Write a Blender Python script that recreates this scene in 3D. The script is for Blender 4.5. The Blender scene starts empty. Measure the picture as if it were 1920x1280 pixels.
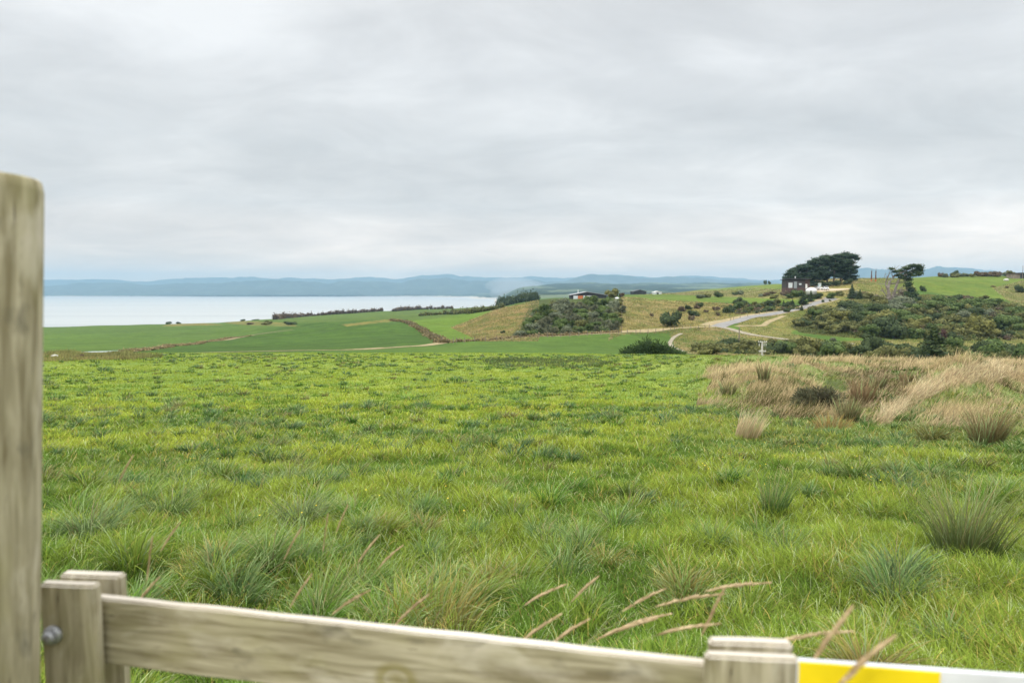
import bpy, bmesh, math, random
import numpy as np
from mathutils import Vector, Matrix
R = math.radians
random.seed(7)
rng = np.random.default_rng(11)
scene = bpy.context.scene
col = scene.collection

# ------------------------------------------------------------------ camera
F = 1280.0                       # focal length in pixels of a 1920 wide frame (24 mm)
PITCH = math.atan(92 / F)
cam_d = bpy.data.cameras.new('camera')
cam_d.lens = 24; cam_d.sensor_width = 36
cam_d.clip_start = 0.05; cam_d.clip_end = 40000
cam_d.dof.use_dof = True; cam_d.dof.focus_distance = 11; cam_d.dof.aperture_fstop = 3.0
cam = bpy.data.objects.new('camera', cam_d); col.objects.link(cam)
cam.rotation_euler = (R(90) - PITCH, 0, 0)
scene.camera = cam

# ------------------------------------------------------------------ light
SUN_EL, SUN_AZ = 48.0, -140.0     # sun behind the left shoulder, behind cloud
world = bpy.data.worlds.new('World'); scene.world = world; world.use_nodes = True
def build_world():
    nt = world.node_tree; N = nt.nodes; L = nt.links; N.clear()
    out = N.new('ShaderNodeOutputWorld'); bg = N.new('ShaderNodeBackground')
    bg.inputs['Strength'].default_value = 0.1
    L.new(bg.outputs[0], out.inputs[0])
    sky = N.new('ShaderNodeTexSky'); sky.sky_type = 'NISHITA'; sky.sun_disc = False
    sky.sun_elevation = R(SUN_EL); sky.sun_rotation = R(180 + SUN_AZ)
    tc = N.new('ShaderNodeTexCoord'); sep = N.new('ShaderNodeSeparateXYZ'); L.new(tc.outputs['Generated'], sep.inputs[0])
    def m(op, a, b=None, c=None):
        n = N.new('ShaderNodeMath'); n.operation = op
        for i, v in enumerate((a, b, c)):
            if v is None: continue
            if isinstance(v, (int, float)): n.inputs[i].default_value = v
            else: L.new(v, n.inputs[i])
        return n.outputs[0]
    z = m('MAXIMUM', sep.outputs['Z'], 0.0)
    den = m('ADD', z, 0.20)
    cx = m('DIVIDE', sep.outputs['X'], den); cy = m('DIVIDE', sep.outputs['Y'], den)
    def noise(sx, sy, off, detail, dist=0.0, rough=0.55):
        cmb = N.new('ShaderNodeCombineXYZ')
        L.new(m('MULTIPLY', cx, sx), cmb.inputs[0]); L.new(m('MULTIPLY', cy, sy), cmb.inputs[1]); cmb.inputs[2].default_value = off
        n = N.new('ShaderNodeTexNoise'); n.inputs['Scale'].default_value = 1.0; n.inputs['Detail'].default_value = detail
        n.inputs['Roughness'].default_value = rough; n.inputs['Distortion'].default_value = dist
        L.new(cmb.outputs[0], n.inputs['Vector']); return n.outputs[0]
    n1 = noise(0.62, 0.80, 3.3, 3, 0.3, 0.45)
    n2 = noise(2.0, 2.6, 8.1, 8, 0.4, 0.58)
    n = m('ADD', m('MULTIPLY', n1, 0.62), m('MULTIPLY', n2, 0.38))
    ramp = N.new('ShaderNodeValToRGB'); L.new(n, ramp.inputs[0])
    e = ramp.color_ramp.elements
    e[0].position = 0.37; e[0].color = (0.585, 0.592, 0.597, 1)
    e[1].position = 0.66; e[1].color = (0.92, 0.922, 0.92, 1)
    k = e.new(0.50); k.color = (0.71, 0.714, 0.716, 1)
    # horizon: thinner bright band; overhead brighter, as under any thick cloud deck
    rz = N.new('ShaderNodeValToRGB'); L.new(z, rz.inputs[0]); q = rz.color_ramp.elements
    q[0].position = 0.0; q[0].color = (0.90,) * 3 + (1,)
    q[1].position = 1.0; q[1].color = (3.9 / 3,) * 3 + (1,)
    for p, v in ((0.03, (1.95, 1.50, 1.12)), (0.07, (1.55, 1.32, 1.14)), (0.12, (1.24, 1.18, 1.12)), (0.20, (1.10, 1.09, 1.07)), (0.30, (1.03,) * 3), (0.40, (1.02,) * 3), (0.62, (3.9,) * 3)):
        a = q.new(p); a.color = tuple(w / 3 for w in v) + (1,)
    q[0].color = (2.0 / 3, 1.55 / 3, 1.15 / 3, 1)
    mul = N.new('ShaderNodeMix'); mul.data_type = 'RGBA'; mul.blend_type = 'MULTIPLY'; mul.inputs[0].default_value = 1
    L.new(ramp.outputs[0], mul.inputs[6]); L.new(rz.outputs[0], mul.inputs[7])
    sc = N.new('ShaderNodeVectorMath'); sc.operation = 'SCALE'; sc.inputs['Scale'].default_value = 31.8
    L.new(mul.outputs[2], sc.inputs[0])
    mix = N.new('ShaderNodeMix'); mix.data_type = 'RGBA'; mix.inputs[0].default_value = 0.95
    L.new(sky.outputs[0], mix.inputs[6]); L.new(sc.outputs[0], mix.inputs[7])
    L.new(mix.outputs[2], bg.inputs['Color'])
build_world()
sun_d = bpy.data.lights.new('sun', 'SUN'); sun_d.energy = 1.5; sun_d.angle = R(14); sun_d.color = (1.0, 0.96, 0.9)
sun = bpy.data.objects.new('sun', sun_d); col.objects.link(sun)
sun.rotation_euler = (R(90 - SUN_EL), 0, R(SUN_AZ + 180 + 180))
_d = Vector((math.sin(R(SUN_AZ)) * math.cos(R(SUN_EL)), math.cos(R(SUN_AZ)) * math.cos(R(SUN_EL)), math.sin(R(SUN_EL))))
sun.rotation_euler = _d.to_track_quat('Z', 'Y').to_euler()
scene.view_settings.view_transform = 'Standard'; scene.view_settings.look = 'None'
scene.view_settings.exposure = 0.0; scene.view_settings.gamma = 1.0
scene.cycles.max_bounces = 5; scene.cycles.diffuse_bounces = 3; scene.cycles.transmission_bounces = 3
scene.cycles.volume_bounces = 0; scene.cycles.transparent_max_bounces = 8

# ------------------------------------------------------------------ helpers
def slope(py):                    # z / Y of a picture row
    return np.tan(np.arctan((640 - np.asarray(py, float)) / F) - PITCH)
def tx(px, py=600):               # x / Y of a picture column
    v = (640 - np.asarray(py, float)) / F
    return (np.asarray(px, float) - 960) / F / (math.cos(PITCH) + v * math.sin(PITCH))
def project(x, y, z):
    c, s = math.cos(PITCH), math.sin(PITCH)
    d = np.maximum(y * c - z * s, 0.05); u = x / d; v = (y * s + z * c) / d
    return 960 + F * u, 640 - F * v
def at(px, py, Y):
    return Vector((float(tx(px, py)) * Y, Y, float(slope(py)) * Y))

def tag(o, label=None, cat=None, group=None, kind=None):
    if label: o['label'] = label
    if cat: o['category'] = cat
    if group: o['group'] = group
    if kind: o['kind'] = kind
    return o
def empty(name, loc, rz=0.0):
    o = bpy.data.objects.new(name, None); col.objects.link(o); o.location = loc; o.rotation_euler = (0, 0, rz)
    o.empty_display_size = 0.3
    return o
def mesh_np(name, V, Fc, mat=None, parent=None, smooth=False, colors=None, me_only=False):
    """V (n,3); Fc (m,4) quads or (m,3); colors (n,3)"""
    V = np.asarray(V, np.float32); Fc = np.asarray(Fc, np.int32)
    me = bpy.data.meshes.new(name)
    me.vertices.add(len(V)); me.vertices.foreach_set('co', V.ravel())
    k = Fc.shape[1]
    me.loops.add(Fc.size); me.loops.foreach_set('vertex_index', Fc.ravel())
    me.polygons.add(len(Fc)); me.polygons.foreach_set('loop_start', np.arange(0, Fc.size, k, dtype=np.int32))
    me.polygons.foreach_set('loop_total', np.full(len(Fc), k, np.int32))
    if smooth: me.polygons.foreach_set('use_smooth', np.ones(len(Fc), bool))
    me.update(calc_edges=True)
    if colors is not None:
        a = me.color_attributes.new('cover', 'FLOAT_COLOR', 'POINT')
        a.data.foreach_set('color', np.concatenate([colors, np.ones((len(V), 1))], 1).astype(np.float32).ravel())
    if mat: me.materials.append(mat)
    if me_only: return me
    o = bpy.data.objects.new(name, me); col.objects.link(o)
    if parent: o.parent = parent
    return o
class MB:
    """collects verts and faces for ONE mesh"""
    def __init__(s): s.v = []; s.f = []
    def add(s, vs, fs):
        b = len(s.v); s.v += [tuple(v) for v in vs]; s.f += [[b + i for i in f] for f in fs]; return s
    def box(s, a, b, M=None):
        x0, y0, z0 = a; x1, y1, z1 = b
        vs = [Vector(p) for p in ((x0,y0,z0),(x1,y0,z0),(x1,y1,z0),(x0,y1,z0),(x0,y0,z1),(x1,y0,z1),(x1,y1,z1),(x0,y1,z1))]
        if M: vs = [M @ v for v in vs]
        return s.add(vs, [(0,3,2,1),(4,5,6,7),(0,1,5,4),(1,2,6,5),(2,3,7,6),(3,0,4,7)])
    def tube(s, pts, rad, n=8, cap=True):
        pts = [Vector(p) for p in pts]; rings = []
        if not hasattr(rad, '__len__'): rad = [rad] * len(pts)
        up = Vector((0.3, 0.2, 1)).normalized()
        for i, p in enumerate(pts):
            d = (pts[min(i + 1, len(pts) - 1)] - pts[max(i - 1, 0)]).normalized()
            ref = Vector((1, 0, 0)) if abs(d.z) > 0.8 else Vector((0, 0, 1))
            a = d.cross(ref).normalized(); b = d.cross(a)
            rings.append([p + (a * math.cos(2*math.pi*k/n) + b * math.sin(2*math.pi*k/n)) * rad[i] for k in range(n)])
        vs = [v for r in rings for v in r]; fs = []
        for i in range(len(pts) - 1):
            for k in range(n):
                fs.append((i*n+k, i*n+(k+1)%n, (i+1)*n+(k+1)%n, (i+1)*n+k))
        if cap: fs += [tuple(range(n))[::-1], tuple((len(pts)-1)*n + k for k in range(n))]
        return s.add(vs, fs)
    def prism(s, prof, x0, x1, axis='x', M=None):     # profile (a,b) extruded along an axis
        n = len(prof); mk = (lambda t, a, b: Vector((t, a, b))) if axis == 'x' else (lambda t, a, b: Vector((a, t, b)))
        vs = [mk(x0, a, b) for a, b in prof] + [mk(x1, a, b) for a, b in prof]
        if M: vs = [M @ v for v in vs]
        fs = [tuple(range(n))[::-1], tuple(range(n, 2*n))] + [(i, (i+1)%n, n+(i+1)%n, n+i) for i in range(n)]
        return s.add(vs, fs)
    def build(s, name, mat, parent=None, bevel=0, smooth=False, me_only=False):
        me = bpy.data.meshes.new(name); me.from_pydata(s.v, [], s.f)
        bm = bmesh.new(); bm.from_mesh(me); bmesh.ops.recalc_face_normals(bm, faces=bm.faces)
        if bevel: bmesh.ops.bevel(bm, geom=list(bm.edges), offset=bevel, segments=2, affect='EDGES', clamp_overlap=True)
        bm.to_mesh(me); bm.free()
        if smooth: me.polygons.foreach_set('use_smooth', [True] * len(me.polygons))
        me.materials.append(mat)
        if me_only: return me
        o = bpy.data.objects.new(name, me); col.objects.link(o)
        if parent: o.parent = parent
        return o
# value noise ---------------------------------------------------------------
_tab = rng.random((256, 256))
def vnoise(x, y, seed=0):
    x = np.asarray(x, float) + seed * 17.31; y = np.asarray(y, float) + seed * 9.17
    xi = np.floor(x).astype(int); yi = np.floor(y).astype(int); fx = x - xi; fy = y - yi
    fx = fx * fx * (3 - 2 * fx); fy = fy * fy * (3 - 2 * fy)
    g = lambda a, b: _tab[a & 255, b & 255]
    return (g(xi, yi) * (1 - fx) + g(xi + 1, yi) * fx) * (1 - fy) + (g(xi, yi + 1) * (1 - fx) + g(xi + 1, yi + 1) * fx) * fy
def fbm(x, y, o=4, seed=0):
    a = 0; amp = 0.5; tot = 0
    for i in range(o):
        a = a + vnoise(x * 2**i, y * 2**i, seed + i) * amp; tot += amp; amp *= 0.5
    return a / tot
def smooth01(v, a, b):
    t = np.clip((v - a) / (b - a), 0, 1); return t * t * (3 - 2 * t)

# ------------------------------------------------------------------ materials
def new_mat(name):
    m = bpy.data.materials.new(name); m.use_nodes = True; nt = m.node_tree
    b = nt.nodes['Principled BSDF']; b.inputs['Specular IOR Level'].default_value = 0.25
    return m, nt, b
def noise_mat(name, c1, c2, scale=3.0, rough=0.85, detail=5, bump=0.0, stretch=None, spec=0.25, metallic=0.0, c3=None, pos=(0.35, 0.65)):
    m, nt, b = new_mat(name); N = nt.nodes; L = nt.links
    tc = N.new('ShaderNodeTexCoord'); mp = N.new('ShaderNodeMapping'); L.new(tc.outputs['Object'], mp.inputs[0])
    if stretch: mp.inputs['Scale'].default_value = stretch
    n = N.new('ShaderNodeTexNoise'); n.inputs['Scale'].default_value = scale; n.inputs['Detail'].default_value = detail
    L.new(mp.outputs[0], n.inputs['Vector'])
    r = N.new('ShaderNodeValToRGB'); L.new(n.outputs[0], r.inputs[0]); e = r.color_ramp.elements
    e[0].position = pos[0]; e[0].color = (*c1, 1); e[1].position = pos[1]; e[1].color = (*c2, 1)
    if c3: k = e.new((pos[0] + pos[1]) / 2); k.color = (*c3, 1)
    L.new(r.outputs[0], b.inputs['Base Color']); b.inputs['Roughness'].default_value = rough
    b.inputs['Specular IOR Level'].default_value = spec; b.inputs['Metallic'].default_value = metallic
    if bump:
        bp = N.new('ShaderNodeBump'); bp.inputs['Strength'].default_value = bump; bp.inputs['Distance'].default_value = 0.02
        L.new(n.outputs[0], bp.inputs['Height']); L.new(bp.outputs[0], b.inputs['Normal'])
    return m
def attr_mat(name, fine=6.0, amt=0.35, rough=0.95, trans=0.0, bump=0.0):
    m, nt, b = new_mat(name); N = nt.nodes; L = nt.links
    a = N.new('ShaderNodeVertexColor'); a.layer_name = 'cover'
    b.inputs['Roughness'].default_value = rough; b.inputs['Specular IOR Level'].default_value = 0.12
    src = a.outputs['Color']
    if amt > 0:
        tc = N.new('ShaderNodeTexCoord')
        acc = None
        for sc_, w in ((fine, amt), (fine * 0.13, amt * 0.8)):
            n = N.new('ShaderNodeTexNoise'); n.inputs['Scale'].default_value = sc_; n.inputs['Detail'].default_value = 6
            n.inputs['Roughness'].default_value = 0.65
            L.new(tc.outputs['Object'], n.inputs['Vector'])
            mr = N.new('ShaderNodeMapRange'); mr.inputs['From Min'].default_value = 0.3; mr.inputs['From Max'].default_value = 0.7
            mr.inputs['To Min'].default_value = 1 - w; mr.inputs['To Max'].default_value = 1 + w; L.new(n.outputs[0], mr.inputs[0])
            v = N.new('ShaderNodeVectorMath'); v.operation = 'SCALE'; L.new(src, v.inputs[0]); L.new(mr.outputs[0], v.inputs['Scale']); src = v.outputs[0]
            acc = n
        if bump:
            bp = N.new('ShaderNodeBump'); bp.inputs['Strength'].default_value = 0.6; bp.inputs['Distance'].default_value = bump
            L.new(acc.outputs[0], bp.inputs['Height']); L.new(bp.outputs[0], b.inputs['Normal'])
    L.new(src, b.inputs['Base Color'])
    if trans > 0:
        t = N.new('ShaderNodeBsdfTranslucent'); L.new(src, t.inputs[0])
        mx = N.new('ShaderNodeMixShader'); mx.inputs[0].default_value = trans
        L.new(b.outputs[0], mx.inputs[1]); L.new(t.outputs[0], mx.inputs[2]); L.new(mx.outputs[0], N['Material Output'].inputs[0])
    return m
def plain(name, c, rough=0.6, spec=0.4, var=0.12, scale=2.0, metallic=0.0):
    return noise_mat(name, tuple(x * (1 - var) for x in c), tuple(min(1, x * (1 + var)) for x in c), scale, rough, 4, 0, None, spec, metallic)
M = {}
M['ground'] = attr_mat('ground_cover', 1.6, 0.28, bump=0.2)
M['blade'] = attr_mat('grass_blades', amt=0, rough=0.75, trans=0.38)
M['leafcol'] = attr_mat('leaf_tint', amt=0, rough=0.8, trans=0.2)
M['gravel'] = noise_mat('gravel', (0.19, 0.165, 0.115), (0.28, 0.245, 0.175), 0.6, 0.95)
M['asphalt'] = noise_mat('asphalt', (0.17, 0.165, 0.155), (0.235, 0.225, 0.21), 0.4, 0.9)
M['dirt'] = noise_mat('dry_track', (0.20, 0.155, 0.075), (0.32, 0.26, 0.14), 0.9, 0.95)
M['sand'] = noise_mat('sand', (0.34, 0.27, 0.17), (0.46, 0.38, 0.27), 0.5, 0.95)
M['white'] = plain('white_paint', (0.72, 0.72, 0.71), 0.35, 0.5, 0.04)
M['glass'] = plain('dark_glass', (0.03, 0.035, 0.04), 0.08, 0.6, 0.1)
M['curtain'] = plain('pale_blind', (0.55, 0.60, 0.62), 0.3, 0.5, 0.08)
M['tyre'] = plain('rubber', (0.02, 0.02, 0.02), 0.8)
M['steel'] = plain('galvanised_steel', (0.40, 0.41, 0.43), 0.55, 0.5, 0.15, 30, 0.7)
M['concrete'] = plain('concrete', (0.50, 0.49, 0.44), 0.85)
M['dark_board'] = noise_mat('dark_weatherboard', (0.036, 0.031, 0.032), (0.066, 0.056, 0.056), 1.2, 0.8, stretch=(0.3, 0.3, 4))
M['red_board'] = noise_mat('brown_red_boards', (0.075, 0.045, 0.040), (0.12, 0.07, 0.060), 1.2, 0.8, stretch=(0.3, 0.3, 4))
M['black_wall'] = noise_mat('charcoal_cladding', (0.022, 0.024, 0.030), (0.042, 0.045, 0.052), 1.2, 0.7)
M['roof_dark'] = plain('dark_roofing', (0.06, 0.065, 0.075), 0.5, 0.4)
M['orange'] = plain('orange_cedar', (0.50, 0.15, 0.05), 0.6)
M['porcelain'] = plain('insulator', (0.75, 0.75, 0.70), 0.3)
M['pole_wood'] = noise_mat('pole_timber', (0.16, 0.13, 0.10), (0.28, 0.24, 0.19), 1.5, 0.9, stretch=(1, 1, 0.2))
M['bark'] = noise_mat('pine_bark', (0.12, 0.085, 0.06), (0.24, 0.18, 0.14), 1.0, 0.95)
M['dead'] = noise_mat('bleached_wood', (0.12, 0.10, 0.085), (0.30, 0.26, 0.23), 1.0, 0.95)
M['rust'] = plain('rust_brown', (0.13, 0.07, 0.055), 0.8, 0.2)
M['rust2'] = plain('orange_base', (0.50, 0.16, 0.07), 0.8, 0.2)

def wood_mat(name, horizontal=False, moss=0.5):
    m, nt, b = new_mat(name); N = nt.nodes; L = nt.links
    tc = N.new('ShaderNodeTexCoord')
    def nz(scale, st, det=6, dist=0.0):
        mp = N.new('ShaderNodeMapping'); mp.inputs['Scale'].default_value = st; L.new(tc.outputs['Object'], mp.inputs[0])
        n = N.new('ShaderNodeTexNoise'); n.inputs['Scale'].default_value = scale; n.inputs['Detail'].default_value = det; n.inputs['Distortion'].default_value = dist
        L.new(mp.outputs[0], n.inputs['Vector']); return n.outputs[0]
    st = (0.09, 1, 1) if horizontal else (1, 1, 0.09)
    st2 = (0.5, 1, 1) if horizontal else (1, 1, 0.5)
    g = nz(60, st, 6, 0.6); p = nz(9, st2, 4); s = nz(14, st2, 5, 0.4)
    r = N.new('ShaderNodeValToRGB'); L.new(g, r.inputs[0]); e = r.color_ramp.elements
    e[0].position = 0.30; e[0].color = (0.18, 0.15, 0.085, 1); e[1].position = 0.70; e[1].color = (0.46, 0.41, 0.29, 1)
    k = e.new(0.5); k.color = (0.31, 0.275, 0.18, 1)
    def mixc(fac, a, c, lo, hi):
        rr = N.new('ShaderNodeMapRange'); rr.inputs['From Min'].default_value = lo; rr.inputs['From Max'].default_value = hi; L.new(fac, rr.inputs[0])
        mx = N.new('ShaderNodeMix'); mx.data_type = 'RGBA'; L.new(rr.outputs[0], mx.inputs[0]); L.new(a, mx.inputs[6]); mx.inputs[7].default_value = (*c, 1)
        return mx.outputs[2]
    c = mixc(p, r.outputs[0], (0.28, 0.27, 0.08), 0.50, 0.55 + 0.35 / max(moss, 0.01))
    c = mixc(s, c, (0.55, 0.50, 0.40), 0.55, 0.80)
    c = mixc(nz(22, st2, 8, 0.2), c, (0.12, 0.11, 0.075), 0.60, 0.78)
    c = mixc(nz(150, st, 3), c, (0.07, 0.055, 0.04), 0.68, 0.75)
    if horizontal:       # a green stained knot
        sb = N.new('ShaderNodeVectorMath'); sb.operation = 'SUBTRACT'; L.new(tc.outputs['Object'], sb.inputs[0]); sb.inputs[1].default_value = (0.615, 0, -0.088)
        ln = N.new('ShaderNodeVectorMath'); ln.operation = 'LENGTH'; mu = N.new('ShaderNodeVectorMath'); mu.operation = 'MULTIPLY'; L.new(sb.outputs[0], mu.inputs[0]); mu.inputs[1].default_value = (0.8, 0, 1); L.new(mu.outputs[0], ln.inputs[0])
        rr = N.new('ShaderNodeValToRGB'); L.new(ln.outputs['Value'], rr.inputs[0]); q = rr.color_ramp.elements
        q[0].position = 0.0; q[0].color = (0.5,) * 3 + (1,); q[1].position = 0.034; q[1].color = (0, 0, 0, 1)
        for p_, v_ in ((0.010, .5), (0.015, .05), (0.020, .9), (0.026, .85)): a_ = q.new(p_); a_.color = (v_ * .7,) * 3 + (1,)
        mx = N.new('ShaderNodeMix'); mx.data_type = 'RGBA'; L.new(rr.outputs[0], mx.inputs[0]); L.new(c, mx.inputs[6]); mx.inputs[7].default_value = (0.20, 0.17, 0.04, 1); c = mx.outputs[2]
    L.new(c, b.inputs['Base Color']); b.inputs['Roughness'].default_value = 0.9
    bp = N.new('ShaderNodeBump'); bp.inputs['Strength'].default_value = 0.5; bp.inputs['Distance'].default_value = 0.004; L.new(g, bp.inputs['Height']); L.new(bp.outputs[0], b.inputs['Normal'])
    return m
M['wood_v'] = wood_mat('weathered_post_timber', False, 0.7)
M['wood_h'] = wood_mat('weathered_rail_timber', True, 0.5)
M['wood_top'] = noise_mat('pale_timber_top', (0.42, 0.37, 0.30), (0.66, 0.62, 0.55), 20, 0.9, stretch=(0.1, 1, 1))  # paler timber for the upward faces of rail and stub posts
M['yellow'] = plain('yellow_reflective', (0.80, 0.60, 0.01), 0.45, 0.4, 0.10, 9)
M['white_ref'] = plain('white_reflective', (0.68, 0.69, 0.73), 0.45, 0.4, 0.10, 9)

# ------------------------------------------------------------------ terrain
SEA = -50.0
NEAR = [(0.6, -1.66), (1.5, -1.72), (3, -1.90), (5, -2.10), (8, -2.42), (12, -2.85), (19, -3.52), (28, -4.15), (40, -4.85), (55, -5.62), (70, -6.35)]
nearY = np.array([a for a, b in NEAR]); nearS = np.array([b / a for a, b in NEAR])
crest = {}                                           # row of the near field's far edge per column
COLS = {                                             # px: (crest row, [(Y, row) ...])
 -500: (661, [(100,663),(130,656),(250,640),(400,624),(560,613),(600,611.5)]),
  80: (661, [(100,663),(130,656),(250,640),(400,624),(560,613),(600,611.5)]),
 300: (661, [(100,663),(130,657),(250,640),(400,621),(560,608),(600,607)]),
 420: (661, [(100,662),(140,655),(250,637),(400,617),(600,604),(640,602.5)]),
 520: (661, [(100,662),(150,651),(250,630),(380,608),(500,600),(700,596)]),
 620: (661, [(100,662),(150,650),(220,632),(300,610),(340,603),(450,598),(760,588)]),
 700: (661, [(100,662),(150,649),(210,630),(280,608),(320,602),(450,595),(800,583)]),
 780: (661, [(100,662),(150,646),(200,632),(260,612),(300,603),(450,593),(850,579)]),
 860: (661, [(100,662),(140,649),(170,639),(220,625),(280,607),(330,594),(450,588),(900,577)]),
 920: (661, [(100,662),(140,648),(170,637),(205,619),(240,598),(270,587),(300,584),(500,580),(950,573)]),
 980: (662, [(100,662),(140,647),(170,634),(200,615),(240,588),(280,572),(320,569),(500,569),(800,567),(1200,563)]),
1040: (662, [(100,663),(140,649),(175,631),(200,612),(240,583),(280,566),(310,561),(400,560),(700,560),(1500,558)]),
1120: (663, [(100,663),(140,652),(178,628),(205,605),(240,580),(280,565),(310,560),(400,560),(700,559),(1500,558)]),
1170: (664, [(100,664),(140,655),(180,626),(205,605),(240,580),(280,563),(320,556.5),(450,553),(700,552),(1500,556)]),
1250: (664, [(100,666),(140,656),(180,640),(205,618),(235,598),(270,575),(310,562),(450,552.5),(600,549.5),(1500,556)]),
1330: (666, [(100,668),(140,659),(175,645),(205,617),(235,598),(270,574),(310,560),(400,552),(520,547),(700,541.5),(1500,556)]),
1400: (668, [(100,671),(140,663),(170,650),(195,630),(215,612),(240,595),(270,578),(310,562),(340,557),(420,549),(520,541),(640,536),(1500,556)]),
1460: (671, [(100,675),(140,665),(170,652),(190,636),(215,618),(240,596),(270,578),(292,559),(315,549),(360,543),(460,538),(600,532),(700,535),(1500,556)]),
1520: (675, [(100,680),(140,668),(170,652),(190,638),(215,616),(240,594),(265,570),(287,554),(300,546.5),(330,539.5),(360,527),(420,524),(600,529),(1500,556)]),
1560: (675, [(100,684),(140,670),(170,652),(190,638),(215,610),(240,588),(265,568),(285,556),(305,545),(330,539),(355,526),(400,523),(600,530),(1500,556)]),
1620: (678, [(100,688),(140,672),(170,650),(190,636),(215,600),(240,577),(265,562),(290,552),(330,532),(360,523.5),(420,522),(600,530),(1500,556)]),
1700: (685, [(100,692),(140,675),(170,650),(195,636),(220,603),(245,578),(270,560),(300,545),(340,526),(380,520.5),(500,522),(700,530),(1500,556)]),
1780: (692, [(100,695),(140,676),(170,652),(195,638),(220,608),(245,582),(270,562),(300,549),(340,532),(400,517.5),(500,519),(700,530),(1500,556)]),
1860: (697, [(100,698),(140,678),(170,655),(195,642),(220,616),(245,592),(270,572),(295,560),(340,537),(400,517),(500,518),(700,530),(1500,556)]),
1930: (699, [(100,700),(140,680),(170,658),(195,645),(220,622),(245,600),(270,583),(300,566),(340,540),(400,515.5),(500,516),(700,530),(1500,556)]),
2600: (699, [(100,700),(140,680),(170,658),(195,645),(220,622),(245,600),(270,583),(300,566),(340,540),(400,512),(500,514),(700,530),(1500,556)]),
}
SHORE = {-500: 8000, 620: 8000, 780: 7800, 860: 6900, 920: 5200, 980: 0}      # where the far land begins (m)
cpx = sorted(COLS); ct = np.array([float(tx(p)) for p in cpx])
LOGY = np.log(np.concatenate([np.geomspace(0.6, 75, 120), np.geomspace(76, 700, 420), np.geomspace(705, 15000, 200)]))
CT = np.zeros((len(cpx), len(LOGY)))
shore_px = sorted(SHORE)
for j, p in enumerate(cpx):
    cr, prof = COLS[p]
    Ys = list(nearY[:-2]) + [55, 78]; Ss = list(nearS[:-2]) + [nearS[-2], float(slope(cr + 1.5))]
    for a, b in prof: Ys.append(a); Ss.append(float(slope(b)))
    sh = np.interp(p, shore_px, [SHORE[q] for q in shore_px]) if p < 980 else 0
    last = Ys[-1]
    if p < 980:
        Ys += [last + 12, last + 40]; Ss += [(SEA - 5) / (last + 12), (SEA - 7) / (last + 40)]
        for Y in np.geomspace(last * 1.2, sh * 0.985, 14): Ys.append(Y); Ss.append((SEA - 7) / Y)
        Ys += [sh * 1.01, sh * 1.06, 9000 if sh < 8400 else 9300, 15000]; Ss += [(SEA + 2) / (sh * 1.01), (SEA + 10) / (sh * 1.06), float(slope(549)), float(slope(546))]
    else:
        for Y, r in ((1900, 552.5), (2600, 547), (3500, 540), (4600, 534 if p > 1030 else 539), (5400, 531.5 if p > 1030 else 538), (8200, 540), (15000, 545)):
            Ys.append(Y); Ss.append(float(slope(r)))
    CT[j] = np.interp(LOGY, np.log(Ys), Ss)
def base_slope(t, ly):
    t = np.clip(t, ct[0], ct[-1]); j = np.clip(np.searchsorted(ct, t) - 1, 0, len(ct) - 2)
    f = (t - ct[j]) / (ct[j + 1] - ct[j]); f = f * f * (3 - 2 * f) * 0.5 + f * 0.5
    r = np.interp(ly, LOGY, np.arange(len(LOGY))); i = np.clip(r.astype(int), 0, len(LOGY) - 2); g = r - i
    A = CT[j, i] * (1 - g) + CT[j, i + 1] * g; B = CT[j + 1, i] * (1 - g) + CT[j + 1, i + 1] * g
    return A * (1 - f) + B * f
MOUNDS = [  # x, y, rx, ry, angle, height
    (15.0, 42, 6.5, 6, 0.0, 1.0), (10.8, 29, 2.4, 4.0, 0.2, 0.85), (24, 52, 9, 8, 0, 0.15), (12.5, 34, 2.5, 3, 0, 0.45),
    (18.6, 28.0, 1.3, 4.4, 0.80, 1.5), (14.2, 23.4, 1.0, 2.8, 0.80, 0.50), (24.5, 33, 3.5, 3.4, 0, 0.85), (14.2, 28.6, 1.4, 4.4, 0.50, -1.35), (20.5, 37, 3, 3, 0, -0.8),
    (30, 42, 6, 6, 0, 0.45), (10.4, 22.4, 2.4, 0.8, 0.1, 0.30), (34, 30, 6, 8, 0, 0.7)]
def height(x, y):
    x = np.asarray(x, float); y = np.asarray(y, float)
    Y = np.maximum(y, 0.6); t = x / np.maximum(y, 2.0)
    ly = np.log(Y)
    s = base_slope(t, ly)
    h = s * Y
    for mx, my, rx, ry, an, hh in MOUNDS:
        dx = x - mx; dy = y - my; c, sn = math.cos(an), math.sin(an)
        a = (dx * c - dy * sn) / rx; b = (dx * sn + dy * c) / ry
        h = h + hh * np.exp(-(a * a + b * b))
    near = np.exp(-Y / 60)
    h = h + near * ((fbm(x * 0.55, y * 0.55, 3, 1) - 0.5) * 0.34 + (fbm(x * 1.7, y * 1.7, 2, 4) - 0.5) * 0.20)
    h = h + near * smooth01(x, 6, 12) * smooth01(Y, 17, 24) * ((fbm(x * 0.5, y * 0.5, 3, 12) - 0.5) * 0.9)
    mid = smooth01(Y, 85, 140) * (1 - smooth01(Y, 900, 2000))
    h = h + mid * (fbm(x * 0.06, y * 0.06, 3, 9) - 0.5) * np.minimum(Y * 0.006, 2.0) * np.where(h > SEA + 8, 1, 0)
    far = smooth01(Y, 1200, 3000) * np.where(h > SEA + 4, 1, 0)
    h = h + far * ((fbm(x * 0.004, y * 0.002, 3, 5) - 0.5) * 26 * smooth01(Y, 1500, 5000) + (vnoise(x * 0.03, y * 0.03, 6) - 0.5) * 8)
    return h
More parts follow.
